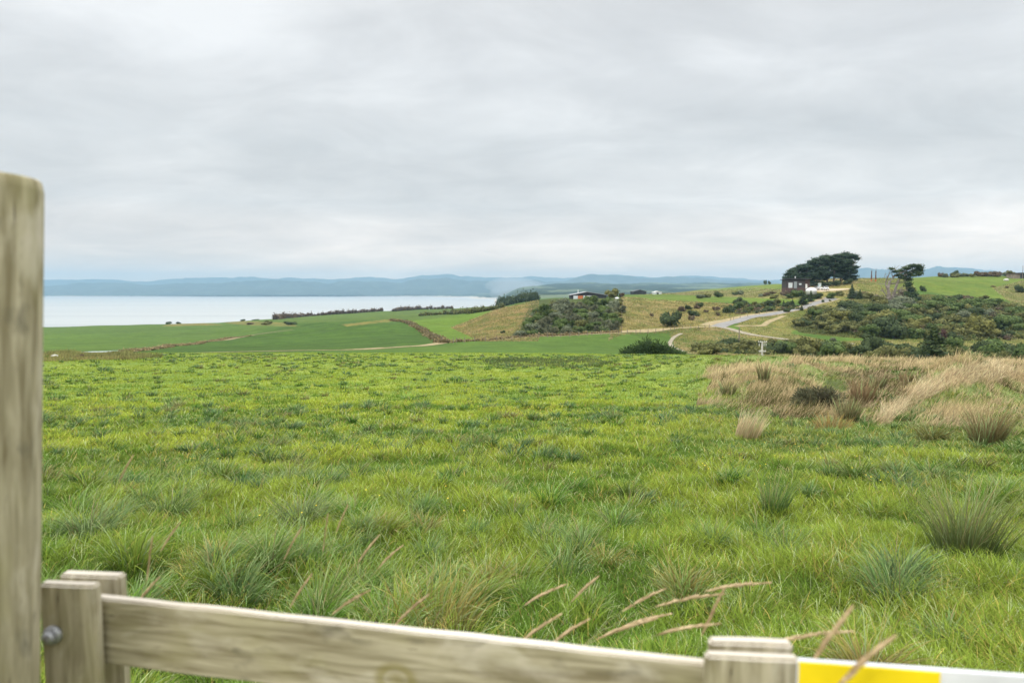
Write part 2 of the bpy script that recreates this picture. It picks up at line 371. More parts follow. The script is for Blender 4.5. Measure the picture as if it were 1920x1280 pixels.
# sample rows/columns of the sheet
rows = np.concatenate([np.linspace(-60, -2, 14), np.linspace(-1, 0.9, 6), np.geomspace(1.2, 80, 260), np.geomspace(80.6, 480, 330), np.geomspace(484, 1300, 110), np.geomspace(1330, 14500, 130)])
us = np.concatenate([np.linspace(-2.4, -0.86, 50), np.linspace(-0.855, 0.86, 900), np.linspace(0.87, 2.4, 50)])
U, YY = np.meshgrid(us, rows); XX = U * (np.abs(YY) + 3.0)
ZZ = height(XX, YY)
# smoothing along and across keeps the slopes soft beyond the crest
def blur(A, n, ax, r0):
    B = A.copy()
    for _ in range(n):
        C = B.copy()
        if ax == 0: C[1:-1] = (B[:-2] + 2 * B[1:-1] + B[2:]) / 4
        else: C[:, 1:-1] = (B[:, :-2] + 2 * B[:, 1:-1] + B[:, 2:]) / 4
        B[r0:] = C[r0:]
    return B
r0 = int(np.searchsorted(rows, 90)); r1 = int(np.searchsorted(rows, 1200))
mid_part = blur(blur(ZZ[:r1 + 1], 12, 0, r0), 30, 1, r0); keep = ZZ[:r1 + 1] < SEA + 6
ZZ[:r1 + 1] = np.where(keep, ZZ[:r1 + 1], mid_part)
def gz(x, y):                                         # height of the finished sheet
    x = np.asarray(x, float); y = np.asarray(y, float)
    u = x / (np.abs(y) + 3.0)
    fi = np.interp(y, rows, np.arange(len(rows))); fj = np.interp(u, us, np.arange(len(us)))
    i = np.clip(fi.astype(int), 0, len(rows) - 2); j = np.clip(fj.astype(int), 0, len(us) - 2); a = fi - i; b = fj - j
    return (ZZ[i, j] * (1 - b) + ZZ[i, j + 1] * b) * (1 - a) + (ZZ[i + 1, j] * (1 - b) + ZZ[i + 1, j + 1] * b) * a
def hit(px, py, y0=85.0, y1=1400.0):                  # first ground point seen at a picture point beyond y0
    t = float(tx(px, py)); Y = np.geomspace(y0, y1, 900); z = gz(t * Y, Y)
    d = z - float(slope(py)) * Y; k = np.argmax(d >= 0)
    if d[k] < 0: k = int(np.argmax(d))
    if k > 0 and d[k] >= 0: f = -d[k-1] / (d[k] - d[k-1] + 1e-9); Yh = Y[k-1] + f * (Y[k] - Y[k-1])
    else: Yh = Y[k]
    return Vector((t * Yh, Yh, float(gz(t * Yh, Yh))))
def ground(px, Y, py=600):
    x = float(tx(px, py)) * Y; return Vector((x, Y, float(gz(x, Y))))

def inpoly(x, y, poly):
    c = np.zeros(x.shape, bool); n = len(poly)
    for i in range(n):
        x0, y0 = poly[i]; x1, y1 = poly[(i + 1) % n]
        k = ((y0 > y) != (y1 > y)) & (x < (x1 - x0) * (y - y0) / ((y1 - y0) if y1 != y0 else 1e-9) + x0)
        c ^= k
    return c
PX, PY = project(XX, YY, ZZ)
n_a = fbm(XX * 0.045, YY * 0.045, 4, 20); n_b = fbm(XX * 0.22, YY * 0.22, 3, 30); n_c = fbm(XX * 0.9, YY * 0.9, 3, 40)
C = np.zeros(XX.shape + (3,))
def mixn(c1, c2, n, lo=0.4, hi=0.6):
    w = smooth01(n, lo, hi)[..., None]; return np.array(c1) * (1 - w) + np.array(c2) * w
field = mixn((0.120, 0.180, 0.030), (0.175, 0.215, 0.035), n_b * 0.5 + n_c * 0.5, 0.4, 0.6)
C[:] = mixn((0.098, 0.175, 0.040), (0.125, 0.195, 0.050), n_a)
nearm = YY < 84; C[nearm] = field[nearm]
STRAW = ((0.33, 0.255, 0.125), (0.20, 0.20, 0.075))
POLY = [
 ([(0,600),(520,590),(520,607),(470,627),(215,660),(0,672)], 86, 1200, (0.110,0.180,0.045), (0.135,0.205,0.055)),
 ([(500,596),(880,576),(960,578),(930,586),(860,600),(760,603),(560,606)], 200, 1300, (0.110,0.175,0.048), (0.15,0.20,0.06)),
 ([(205,662),(470,627),(560,606),(700,600),(757,602),(832,643),(600,658)], 86, 700, (0.070,0.135,0.024), (0.090,0.160,0.030)),
 ([(757,604),(800,597),(950,580),(960,600),(860,612),(900,640),(832,643)], 86, 900, (0.145,0.230,0.036), (0.175,0.25,0.045)),
 ([(640,608),(740,597),(760,600),(690,607),(650,612)], 86, 900, *STRAW),
 ([(845,614),(930,580),(1010,562),(1010,640),(900,640)], 120, 360, (0.34,0.235,0.125), (0.19,0.20,0.07)),
 ([(300,612),(330,604),(370,604),(420,609)], 300, 700, (0.30,0.23,0.12), (0.22,0.2,0.09)),
 ([(420,606),(440,601),(540,605),(560,612),(470,610)], 300, 720, (0.30,0.24,0.12), (0.16,0.17,0.07)),
 ([(960,634),(1000,560),(1170,556),(1165,620),(1100,628)], 120, 340, (0.075,0.095,0.032), (0.11,0.13,0.045)),
 ([(1140,640),(1165,556),(1240,562),(1500,575),(1480,590),(1390,600),(1350,620),(1165,628)], 120, 330, *STRAW),
 ([(1170,562),(1170,554),(1262,549),(1500,560),(1500,568),(1260,565)], 200, 600, (0.165,0.225,0.055), (0.19,0.25,0.06)),
 ([(1170,552),(1260,546),(1400,538),(1500,545),(1640,545),(1640,562),(1500,562),(1260,552)], 280, 700, (0.34,0.29,0.16), (0.17,0.17,0.07)),
 ([(1300,545),(1400,535),(1470,528),(1475,540),(1400,545)], 330, 800, (0.19,0.25,0.07), (0.23,0.27,0.09)),
 ([(900,640),(1160,624),(1250,618),(1300,640),(1300,664),(1280,668),(850,665)], 86, 230, (0.100,0.170,0.040), (0.12,0.19,0.045)),
 ([(1250,618),(1350,614),(1450,634),(1500,650),(1460,680),(1300,670),(1262,650),(1256,630)], 86, 230, (0.24,0.19,0.095), (0.10,0.15,0.05)),
 ([(1380,600),(1440,585),(1560,560),(1640,560),(1600,580),(1500,610),(1480,625),(1560,640),(1920,630),(1920,690),(1500,690),(1390,625)], 86, 290, (0.29,0.24,0.115), (0.17,0.185,0.065)),
 ([(1480,610),(1520,590),(1600,565),(1660,552),(1740,552),(1860,560),(1940,580),(1940,636),(1600,634),(1500,624)], 150, 330, (0.085,0.095,0.035), (0.15,0.145,0.06)),
 ([(1510,522),(1640,522),(1650,552),(1600,560),(1510,558)], 280, 420, (0.42,0.33,0.18), (0.27,0.24,0.11)),
 ([(1640,520),(1760,517),(1940,512),(1940,566),(1800,556),(1720,545),(1640,552)], 270, 520, (0.165,0.235,0.052), (0.22,0.26,0.07)),
 ([(1610,522),(1700,520),(1720,545),(1660,560),(1600,550)], 270, 420, (0.24,0.235,0.09), (0.18,0.22,0.06)),
 ([(1860,540),(1940,520),(1940,580),(1900,572)], 270, 420, (0.30,0.26,0.14), (0.2,0.22,0.08)),
 ([(1896,578),(1940,576),(1940,604),(1900,592)], 200, 330, (0.60,0.46,0.31), (0.66,0.54,0.39)),
]
jx = (n_c - 0.5) * 8 + (n_b - 0.5) * 6; jy = (n_c - 0.5) * 1.5
for poly, a, b, c1, c2 in POLY:
    k = (YY > a) & (YY < b) & inpoly(PX + jx, PY + jy, poly)
    C[k] = mixn(c1, c2, n_b * 0.55 + n_c * 0.45, 0.42, 0.60)[k]
midk = (YY > 84) & (YY <= 1250); C[midk] = C[midk] * np.array((0.48, 0.53, 0.25)) * (0.72 + 0.56 * (0.6 * n_a + 0.4 * fbm(XX * 0.012, YY * 0.02, 3, 25)))[midk][:, None]
# far country: bush, paddocks
fk = YY > 1250
C[fk] = mixn((0.012, 0.028, 0.014), (0.10, 0.13, 0.07), fbm(XX * 0.009, YY * 0.0026, 4, 50), 0.48, 0.70)[fk]
bk = (YY > 1250) & (ZZ < SEA + 7) & (ZZ > SEA - 6); C[bk] = (0.45, 0.40, 0.33)
ck = (YY > 400) & (YY < 1250) & (ZZ < SEA + 14) ; C[ck] = (0.14, 0.10, 0.06)
# dry mounds close by
DRYP = [(1315,700),(1350,683),(1480,676),(1530,660),(1920,675),(2300,690),(2300,860),(1920,850),(1800,812),(1640,792),(1560,790),(1430,790),(1330,770)]
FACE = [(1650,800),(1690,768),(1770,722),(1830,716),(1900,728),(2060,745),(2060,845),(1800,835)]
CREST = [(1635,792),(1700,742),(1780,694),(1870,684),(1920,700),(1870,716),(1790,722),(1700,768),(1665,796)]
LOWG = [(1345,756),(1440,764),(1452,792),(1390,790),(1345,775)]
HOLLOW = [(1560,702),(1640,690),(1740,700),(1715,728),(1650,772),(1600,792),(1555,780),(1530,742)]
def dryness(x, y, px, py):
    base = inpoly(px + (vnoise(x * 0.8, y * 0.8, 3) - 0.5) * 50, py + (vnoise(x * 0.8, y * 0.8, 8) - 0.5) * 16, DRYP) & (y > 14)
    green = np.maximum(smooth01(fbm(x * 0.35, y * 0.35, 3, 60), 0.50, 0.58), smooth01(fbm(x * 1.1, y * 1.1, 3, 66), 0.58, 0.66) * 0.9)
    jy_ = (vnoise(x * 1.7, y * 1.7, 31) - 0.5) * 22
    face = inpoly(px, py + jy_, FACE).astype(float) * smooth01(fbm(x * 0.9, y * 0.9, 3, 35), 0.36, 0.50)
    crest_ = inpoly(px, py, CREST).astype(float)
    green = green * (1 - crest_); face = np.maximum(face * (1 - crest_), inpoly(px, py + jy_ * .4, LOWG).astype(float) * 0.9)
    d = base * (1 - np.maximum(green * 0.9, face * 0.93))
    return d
du_ = (smooth01(PX, 1150, 1450) * smooth01(YY, 9, 16) * nearm)[..., None]; C = C * (1 - du_ * 0.75) + np.array((0.11, 0.15, 0.05)) * du_ * 0.75
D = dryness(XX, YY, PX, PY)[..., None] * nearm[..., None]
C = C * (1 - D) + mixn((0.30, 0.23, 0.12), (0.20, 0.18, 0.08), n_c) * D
hk = inpoly(PX, PY, HOLLOW) & nearm & (YY > 14); C[hk] = C[hk] * 0.5  # shade of the hollow painted into the ground colour
ck2 = (YY < 20) & (YY > -5); C[ck2] = C[ck2] * (0.42 + 0.58 * smooth01(YY, 9, 20))[ck2][:, None]  # near ground darkened to stand in for shade between the blades
nr, nc = XX.shape
idx = np.arange(nr * nc).reshape(nr, nc)
faces = np.stack([idx[:-1, :-1].ravel(), idx[:-1, 1:].ravel(), idx[1:, 1:].ravel(), idx[1:, :-1].ravel()], 1)
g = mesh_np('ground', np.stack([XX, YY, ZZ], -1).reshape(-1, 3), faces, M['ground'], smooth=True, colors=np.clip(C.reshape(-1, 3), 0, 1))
tag(g, 'green pasture and rolling coastal farmland', kind='structure')

# sea -----------------------------------------------------------------------
def sea():
    m, nt, b = new_mat('sea_water'); N = nt.nodes; L = nt.links
    b.inputs['Base Color'].default_value = (0.50, 0.51, 0.48, 1); b.inputs['Roughness'].default_value = 0.30
    b.inputs['Specular IOR Level'].default_value = 0.5; b.inputs['IOR'].default_value = 1.33
    tc = N.new('ShaderNodeTexCoord'); mp = N.new('ShaderNodeMapping'); mp.inputs['Scale'].default_value = (0.006, 0.03, 1); mp.inputs['Rotation'].default_value = (0, 0, 0.15)
    n = N.new('ShaderNodeTexNoise'); n.inputs['Scale'].default_value = 1; n.inputs['Detail'].default_value = 6
    L.new(tc.outputs['Object'], mp.inputs[0]); L.new(mp.outputs[0], n.inputs['Vector'])
    mp2 = N.new('ShaderNodeMapping'); mp2.inputs['Scale'].default_value = (0.0004, 0.006, 1); mp2.inputs['Rotation'].default_value = (0, 0, 0.05); L.new(tc.outputs['Object'], mp2.inputs[0])
    n2 = N.new('ShaderNodeTexNoise'); n2.inputs['Scale'].default_value = 1; n2.inputs['Detail'].default_value = 5; L.new(mp2.outputs[0], n2.inputs['Vector'])
    cr = N.new('ShaderNodeValToRGB'); L.new(n2.outputs[0], cr.inputs[0]); ce = cr.color_ramp.elements
    ce[0].position = 0.35; ce[0].color = (0.28, 0.295, 0.285, 1); ce[1].position = 0.65; ce[1].color = (0.385, 0.395, 0.375, 1); L.new(cr.outputs[0], b.inputs['Base Color'])
    bp = N.new('ShaderNodeBump'); bp.inputs['Strength'].default_value = 0.25; bp.inputs['Distance'].default_value = 1.0
    L.new(n.outputs[0], bp.inputs['Height']); L.new(bp.outputs[0], b.inputs['Normal'])
    o = mesh_np('sea', [(-22000, 300, SEA), (1500, 300, SEA), (1500, 9600, SEA), (-22000, 9600, SEA)], [[0, 1, 2, 3]], m)
    tag(o, 'pale grey sea beyond the fields', kind='structure')
    # breakers below the cliffs
    mb = MB()
    for px, Y, L_ in ((165, 640, 0), (345, 720, 30), (372, 760, 26), (395, 830, 40), (482, 850, 30), (505, 900, 45), (430, 760, 0)):
        if not L_: continue
        x = float(tx(px)) * Y
        pts = [(x - L_/2 + k * L_/6 + random.uniform(-1, 1), Y + random.uniform(-2, 2)) for k in range(7)]
        w = [1.6 * math.sin(math.pi * (k + .4) / 6.8) + .2 for k in range(7)]
        vs = [(a, b - ww, SEA + .15) for (a, b), ww in zip(pts, w)] + [(a, b, SEA + .7) for (a, b) in pts] + [(a, b + ww, SEA + .15) for (a, b), ww in zip(pts, w)]
        fs = [(k, k+1, 8+k, 7+k) for k in range(6)] + [(7+k, 8+k, 15+k, 14+k) for k in range(6)]
        mb.add(vs, fs)
    o = mb.build('surf', M['white'], smooth=True); tag(o, 'white surf breaking under the cliff edge', 'surf', kind='stuff')
sea()

# mountains -----------------------------------------------------------------
def mountains(Y0, back, label):
    sil = [(-500,522),(0,524),(84,525),(150,523),(230,526),(290,528),(330,522),(400,521),(470,519),(520,522),(560,520),(620,524),(700,519),(740,523),(790,517),(840,514),(875,519),(950,521),(1000,518),(1060,523),(1110,514),(1160,516),(1230,521),(1290,516),(1340,518),(1420,525),(1470,524),(1540,514),(1600,505),(1625,503),(1680,508),(1730,506),(1758,500),(1800,503),(1850,507),(1885,513),(1930,514),(2100,510),(2600,518)]
    pxs = np.array([a for a, b in sil], float); pys = np.array([b for a, b in sil], float)
    tt = np.linspace(-1.7, 1.5, 900); dd = np.linspace(0, 1, 40)
    T, Dd = np.meshgrid(tt, dd)
    PXc = T * F + 960
    Y = Y0 + Dd * (2600 if back else 3200) + np.clip(300 * np.sin(T * 5), -300, 300)
    lower = 0 if back else (1.0 + 12 * fbm(T * 9, Dd * 0, 3, 71)) * (1 - smooth01(PXc, 1000, 1120) * (1 - smooth01(PXc, 1250, 1350)) ) * (1 - smooth01(PXc, 1480, 1580))
    ridge = slope(np.interp(PXc + (fbm(T * 60, Dd * 0, 3, 70) - .5) * 14, pxs, pys) + lower + (fbm(T * 45, Dd * 0, 3, 72 + back) - .5) * 5)
    foot = slope(np.interp(PXc, [0, 900, 1050, 2600], [557.5, 556, 546, 545]))
    prof = np.where(Dd < 0.42, smooth01(Dd, -0.12, 0.42), 1 - 0.6 * smooth01(Dd, 0.42, 1))
    rn = 1 - np.abs(fbm(T * 26, Dd * 3.2, 4, 77) - 0.5) * 3.0
    S = foot + (ridge - foot) * prof * np.where(np.abs(Dd - 0.42) < 0.03, 1, np.clip(0.62 + 0.4 * rn, 0, 1.0))
    Z = S * Y
    Z += (fbm(T * 90, Dd * 8, 4, 79 + back) - .5) * 36
    V = np.stack([T * Y, Y, Z], -1).reshape(-1, 3); i = np.arange(T.size).reshape(T.shape)
    f = np.stack([i[:-1, :-1].ravel(), i[:-1, 1:].ravel(), i[1:, 1:].ravel(), i[1:, :-1].ravel()], 1)
    m = noise_mat('far_bush_slopes', (0.020, 0.035, 0.028), (0.05, 0.07, 0.05), 0.004, 1.0)
    o = mesh_np('mountains', V, f, m, smooth=True); tag(o, label, kind='structure')
mountains(8300, 0, 'blue hazy mountain range across the bay')
mountains(12400, 1, 'palest far mountain range fading behind the nearer one')

# ------------------------------------------------------------------ roads and tracks
def smooth_path(pts, n=10):
    P = [pts[0]] + list(pts) + [pts[-1]]; out = []
    for i in range(1, len(P) - 2):
        for k in range(n):
            t = k / n; a, b, c, d = P[i-1], P[i], P[i+1], P[i+2]
            out.append(0.5 * ((2*b) + (c - a) * t + (2*a - 5*b + 4*c - d) * t*t + (3*b - a - 3*c + d) * t**3))
    out.append(P[-2]); return out
RIB = []
def ribbon(name, pts, w, mat, label, lift=0.06, cat=None, kind='structure'):
    pts = [p if isinstance(p, Vector) else hit(*p) for p in pts]
    ps = smooth_path([Vector((p.x, p.y, 0)) for p in pts], 14)
    vs = []; K = 6; RIB.append((np.array([(p.x, p.y) for p in ps]), w * 0.5 + 0.6))
    for i, p in enumerate(ps):
        d = (ps[min(i+1, len(ps)-1)] - ps[max(i-1, 0)]).normalized(); nrm = Vector((-d.y, d.x, 0))
        ww = w * (0.9 + 0.2 * float(vnoise(p.x * 0.15, p.y * 0.15, 2)))
        for k in range(K + 1):
            q = p + nrm * ww * (k / K - 0.5); vs.append((q.x, q.y, float(gz(q.x, q.y)) + lift))
    fs = [[i*(K+1)+k, i*(K+1)+k+1, (i+1)*(K+1)+k+1, (i+1)*(K+1)+k] for i in range(len(ps)-1) for k in range(K)]
    o = mesh_np(name, vs, fs, mat, smooth=True); tag(o, label, cat, kind=kind); return o
ribbon('verge', [(1330,611),(1360,603),(1400,594),(1440,589),(1480,582),(1515,573),(1545,564),(1562,559)], 7.0, M['dirt'], 'dry grassy verge along the sealed road', 0.05)
ribbon('road', [(1345,613),(1366,606),(1400,596),(1440,590),(1478,583),(1512,575),(1540,566),(1558,561),(1552,558)], 4.3, M['asphalt'], 'grey sealed road winding up the hill', 0.10)
ribbon('gravel_road', [(1340,610),(1372,618),(1402,626),(1440,632),(1480,637),(1540,643),(1600,645)], 3.4, M['gravel'], 'pale gravel road dropping to the valley', 0.09)
ribbon('drive', [(1380,612),(1425,611),(1440,604),(1455,598),(1470,592)], 1.9, M['dirt'], 'curved gravel drive beside the road bend', 0.07)
ribbon('farm_track', [(600,657),(760,650),(850,641),(960,634),(1060,629),(1160,623),(1250,617),(1345,613)], 2.8, M['dirt'], 'dry farm track crossing below the bush block', 0.07)
ribbon('field_track', [(235,660),(300,652),(380,641),(470,629),(550,618)], 2.4, M['dirt'], 'dry bank line between two left hand fields', 0.08)
ribbon('lower_track', [(215,663.5),(400,661),(600,657),(720,652)], 1.8, M['dirt'], 'thin dry track along the foot of the dark field', 0.07)
ribbon('path', [(1278,625),(1262,634),(1256,644),(1268,654),(1290,661)], 1.1, M['gravel'], 'thin pale path curving down the paddock edge', 0.07)
ribbon('yard', [(1522,546),(1540,544),(1560,543.5),(1578,541)], 9, M['sand'], 'bare sandy yard where the white cars stand', 0.08)
pm, pnt, pb = new_mat('pond_water'); pb.inputs['Base Color'].default_value = (0.5, 0.54, 0.56, 1); pb.inputs['Roughness'].default_value = 0.05; pb.inputs['Specular IOR Level'].default_value = 1.0; pb.inputs['IOR'].default_value = 2.2
ribbon('pond', [(168,662.2),(190,660.5),(212,658.6)], 3.2, pm, 'narrow white puddle at the end of the dry bank', 0.16)

# ------------------------------------------------------------------ grass
def blades(P, L, W, ang, lean, bend, c0, c1, segs=3, yaw=None):
    """many curved blades; lean: horizontal drift per length, bend: extra droop"""
    n = len(P); k = segs + 1
    u = np.linspace(0, 1, k)[None, :]
    hx = np.cos(ang)[:, None]; hy = np.sin(ang)[:, None]
    um = (np.arange(segs) + 0.5)[None, :] / segs; th = lean[:, None] + 1.7 * bend[:, None] * um ** 1.3
    z0 = np.zeros((n, 1)); out = np.concatenate([z0, np.cumsum(np.sin(th), 1)], 1) * L[:, None] / segs
    up = np.concatenate([z0, np.cumsum(np.cos(th), 1)], 1) * L[:, None] / segs
    cx = P[:, 0:1] + hx * out; cy = P[:, 1:2] + hy * out; cz = P[:, 2:3] + up
    w = W[:, None] * (1 - 0.86 * u ** 1.6) * 0.5
    if yaw is None: yaw = rng.uniform(-0.9, 0.9, n)
    wx = np.cos(yaw)[:, None] * w; wy = np.sin(yaw)[:, None] * w
    V = np.empty((n, k, 2, 3), np.float32)
    V[:, :, 0, 0] = cx - wx; V[:, :, 0, 1] = cy - wy; V[:, :, 0, 2] = cz
    V[:, :, 1, 0] = cx + wx; V[:, :, 1, 1] = cy + wy; V[:, :, 1, 2] = cz
    b = (np.arange(n) * k * 2)[:, None] + (np.arange(segs) * 2)[None, :]
    Fc = np.stack([b, b + 1, b + 3, b + 2], -1).reshape(-1, 4)
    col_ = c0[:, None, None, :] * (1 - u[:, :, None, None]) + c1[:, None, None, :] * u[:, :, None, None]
    Cc = np.broadcast_to(col_, (n, k, 2, 3)).reshape(-1, 3)
    return V.reshape(-1, 3), Fc, Cc
def join(parts):
    V = []; Fc = []; Cc = []; b = 0
    for v, f, c in parts: V.append(v); Fc.append(f + b); Cc.append(c); b += len(v)
    return np.concatenate(V), np.concatenate(Fc), np.concatenate(Cc)
def jitter(c, n, amt=0.18):
    c = np.asarray(c, float); c = np.broadcast_to(c, (n, 3)); return np.clip(c * rng.uniform(1 - amt, 1 + amt, (n, 1)) * rng.uniform(0.93, 1.07, (n, 3)), 0, 1)
def wind(n, spread=1.3): return rng.normal(-0.1, spread, n)
def lawn(n, y0, y1, segs):
    Y = np.exp(rng.uniform(np.log(y0), np.log(y1), n)); t = rng.uniform(-0.92, 0.92, n)
    x = t * (Y + 0.6); z = gz(x, Y); px, py = project(x, Y, z)
    d = dryness(x, Y, px, py)
    k1 = fbm(x * 0.45, Y * 0.45, 3, 90); k2 = vnoise(x * 1.5, Y * 1.5, 93); k3 = fbm(x * 3.1, Y * 3.1, 2, 96)
    w = smooth01(k1 * 0.45 + k2 * 0.25 + k3 * 0.30, 0.38, 0.60)[:, None]; fw = smooth01(Y, 25, 50)[:, None]; w = w * (1 - 0.78 * fw) + 0.60 * 0.78 * fw
    c = np.array((0.135, 0.235, 0.030)) * (1 - w) + np.array((0.37, 0.44, 0.055)) * w
    close = (1 - smooth01(Y, 4, 14))[:, None]
    c = c * (1 - close * 0.5) + np.array((0.15, 0.26, 0.040)) * close * 0.5
    du = (smooth01(px, 1150, 1500) * smooth01(Y, 9, 16))[:, None]; c = c * (1 - du * 0.6) + np.array((0.17, 0.22, 0.075)) * du * 0.6
    yb = (rng.random(n) < (0.05 + 0.10 * (vnoise(x * 0.7, Y * 0.7, 97) > 0.72)) * (1 - 0.85 * smooth01(Y, 18, 40)))[:, None]
    c = np.where(yb, np.array((0.50, 0.40, 0.11)), c)
    dk = (rng.random(n) < d * 0.8)
    straw = np.array((0.56, 0.43, 0.26)) * rng.uniform(0.6, 1.2, (n, 1))
    c = np.where(dk[:, None], straw, c)
    pale = (rng.random(n) < 0.07 * (1 - smooth01(Y, 12, 30)))[:, None]; c = np.where(pale, np.array((0.50, 0.56, 0.28)), c)
    vr = (1 - 0.72 * smooth01(Y, 14, 40))[:, None]; c = c * (1 + vr * rng.uniform(-0.45, 0.35, (n, 1)))
    L = (0.03 + 0.10 * k1 + 0.10 * k3 * k3 * 1.6 + 0.04 * rng.random(n)) * (1 + 0.15 * close[:, 0])
    L = np.where(dk, rng.uniform(0.15, 0.45, n), L)
    W = np.maximum(0.0062, 0.00120 * Y * (1 - 0.25 * smooth01(Y, 20, 50))) * rng.uniform(0.5, 1.4, n); W = np.where(dk, W * 0.8, W)
    lean = rng.uniform(0.1, 0.9, n)
    ang = np.where(dk, rng.normal(-0.1, 0.5, n), rng.uniform(-3.14, 3.14, n) + 0.8 * np.cos(rng.uniform(0, 6.28, n)))
    P = np.stack([x, Y, z - 0.01], 1)
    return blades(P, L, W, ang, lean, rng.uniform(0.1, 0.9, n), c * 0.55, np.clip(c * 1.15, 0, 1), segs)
def tuft(cx, cy, rad, n, L, c0, c1, droop=0.9, W=0.005, upright=0.0, bias=0.35):
    a = rng.uniform(0, 2 * np.pi, n); r = rad * 0.55 * np.sqrt(rng.random(n))
    x = cx + np.cos(a) * r; y = cy + np.sin(a) * r; z = gz(x, y)
    aa = a + rng.normal(0, 0.5, n)
    vx = np.cos(aa) + bias; vy = np.sin(aa) - 0.1; ang = np.arctan2(vy, vx)
    rr = r / (rad * 0.55 + 1e-6)
    lean = (0.05 + 0.55 * rr * rng.uniform(0.3, 1.2, n)) * (1 - upright); bend = rng.uniform(0.35, 1.25, n) * droop * (1 - upright * 0.7)
    Ls = L * rng.uniform(0.5, 1.2, n)
    mixv = rng.random((n, 1)) < 0.10; palev = rng.random((n, 1)) < 0.16
    ca = jitter(c0, n, 0.35); cb = jitter(c1, n, 0.42); cb = np.where(mixv, np.array((0.46, 0.38, 0.19)), cb); cb = np.where(palev, np.array((0.42, 0.52, 0.23)), cb)
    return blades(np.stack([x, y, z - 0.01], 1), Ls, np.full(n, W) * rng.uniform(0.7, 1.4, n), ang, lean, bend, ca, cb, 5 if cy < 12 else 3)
TK = [((0.040, 0.085, 0.018), (0.23, 0.34, 0.080)), ((0.040, 0.085, 0.026), (0.24, 0.36, 0.120)), ((0.050, 0.095, 0.012), (0.30, 0.38, 0.060)), ((0.040, 0.10, 0.014), (0.18, 0.33, 0.045)), ((0.085, 0.08, 0.02), (0.42, 0.36, 0.11))]  # dark root colours paint the shade inside each tuft
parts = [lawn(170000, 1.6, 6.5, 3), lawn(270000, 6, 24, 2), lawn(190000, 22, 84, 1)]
tufts = []
def scatter_tufts(y0, y1, dens, nb, Lr, rr, wfac):
    area = 0.92 * (y1**2 - y0**2); n = int(area * dens)
    Y = np.sqrt(rng.uniform(y0**2, y1**2, n)); x = rng.uniform(-0.92, 0.92, n) * (Y + 0.6)
    cl = fbm(x * 0.3, Y * 0.3, 3, 120)
    for xi, yi, ci in zip(x, Y, cl):
        if rng.random() > smooth01(ci, 0.33, 0.6) * 0.9 + 0.15: continue
        k = TK[rng.choice(5, p=[.33, .25, .2, .14, .08])]
        sz = rng.uniform(0.65, 1.35)
        if yi > 8: k = (np.array(k[0]) * 0.75, np.array(k[1]) * np.array((0.66, 0.74, 0.95)))
        tufts.append(tuft(xi, yi, rng.uniform(*rr) * sz, max(12, int(nb * sz)), rng.uniform(*Lr) * sz, k[0], k[1], 0.9, max(0.0075, wfac * yi)))
scatter_tufts(1.6, 5.0, 14.0, 190, (0.20, 0.38), (0.10, 0.26), 0.0015)
scatter_tufts(5.0, 9.0, 11.0, 110, (0.16, 0.32), (0.09, 0.24), 0.0013)
scatter_tufts(9.0, 22, 4.5, 50, (0.13, 0.28), (0.10, 0.26), 0.0012)
scatter_tufts(22, 75, 0.9, 30, (0.12, 0.26), (0.16, 0.45), 0.0012)
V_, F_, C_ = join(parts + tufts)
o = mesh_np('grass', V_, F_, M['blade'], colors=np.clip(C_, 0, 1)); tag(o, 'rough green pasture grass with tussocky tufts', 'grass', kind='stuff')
print('grass faces', len(F_))
# long dry grass on the mounds
def dry_grass(n):
    Y = np.exp(rng.uniform(np.log(16), np.log(84), n * 3)); t = rng.uniform(0.2, 0.92, n * 3); x = t * Y; z = gz(x, Y)
    px, py = project(x, Y, z); d = dryness(x, Y, px, py); k = rng.random(n * 3) < d; x = x[k][:n]; Y = Y[k][:n]; z = z[k][:n]; n = len(x)
    tone = fbm(x * 0.6, Y * 0.6, 3, 130)[:, None]
    c = np.array((0.82, 0.66, 0.40)) * (1 - tone) + np.array((0.50, 0.39, 0.18)) * tone; hw = (inpoly(px[k][:n], py[k][:n], HOLLOW) & (rng.random(len(x)) < 0.85))[:, None]; hx = inpoly(px[k][:n], py[k][:n], HOLLOW); c = np.where(hw, np.array((0.12, 0.10, 0.035)), c); fr = inpoly(px[k][:n], py[k][:n], [(1350,742),(1450,752),(1520,770),(1530,795),(1440,790),(1360,775)])[:, None] & (rng.random((len(x), 1)) < 0.7); c = np.where(fr, np.array((0.17, 0.15, 0.055)), c); cr_ = inpoly(px[k][:n], py[k][:n], CREST)[:, None]; c = np.where(cr_, np.array((0.84, 0.68, 0.42)) * rng.uniform(0.75, 1.15, (len(x), 1)), c); dp = (fbm(x * 0.7, Y * 0.7, 3, 171) > 0.58)[:, None] & (rng.random((len(x), 1)) < 0.75) & ~cr_; c = np.where(dp, np.array((0.15, 0.15, 0.05)), c); c = c * rng.uniform(0.55, 1.3, (n, 1))  # browner hollow and front darkened, crest paled: relief shading painted into the grass
    cl = vnoise(x * 1.3, Y * 1.3, 133); L = rng.uniform(0.22, 0.62, n) * (0.45 + 1.0 * cl) * np.where(hx, 0.6, 1)
    return blades(np.stack([x, Y, z], 1), L, np.maximum(0.006, 0.0007 * Y) * rng.uniform(.7, 1.2, n), rng.normal(-0.05, 0.85, n), rng.uniform(0.1, 0.9, n), rng.uniform(0.0, 0.7, n), c * 0.42, np.clip(c * 1.1, 0, 1), 2)  # blade roots darkened, painting shade into the gaps
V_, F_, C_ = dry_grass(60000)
o = mesh_np('dry_grass', V_, F_, M['blade'], colors=np.clip(C_, 0, 1)); tag(o, 'long straw coloured dune grass on the mounds at right', 'dry grass', kind='stuff')
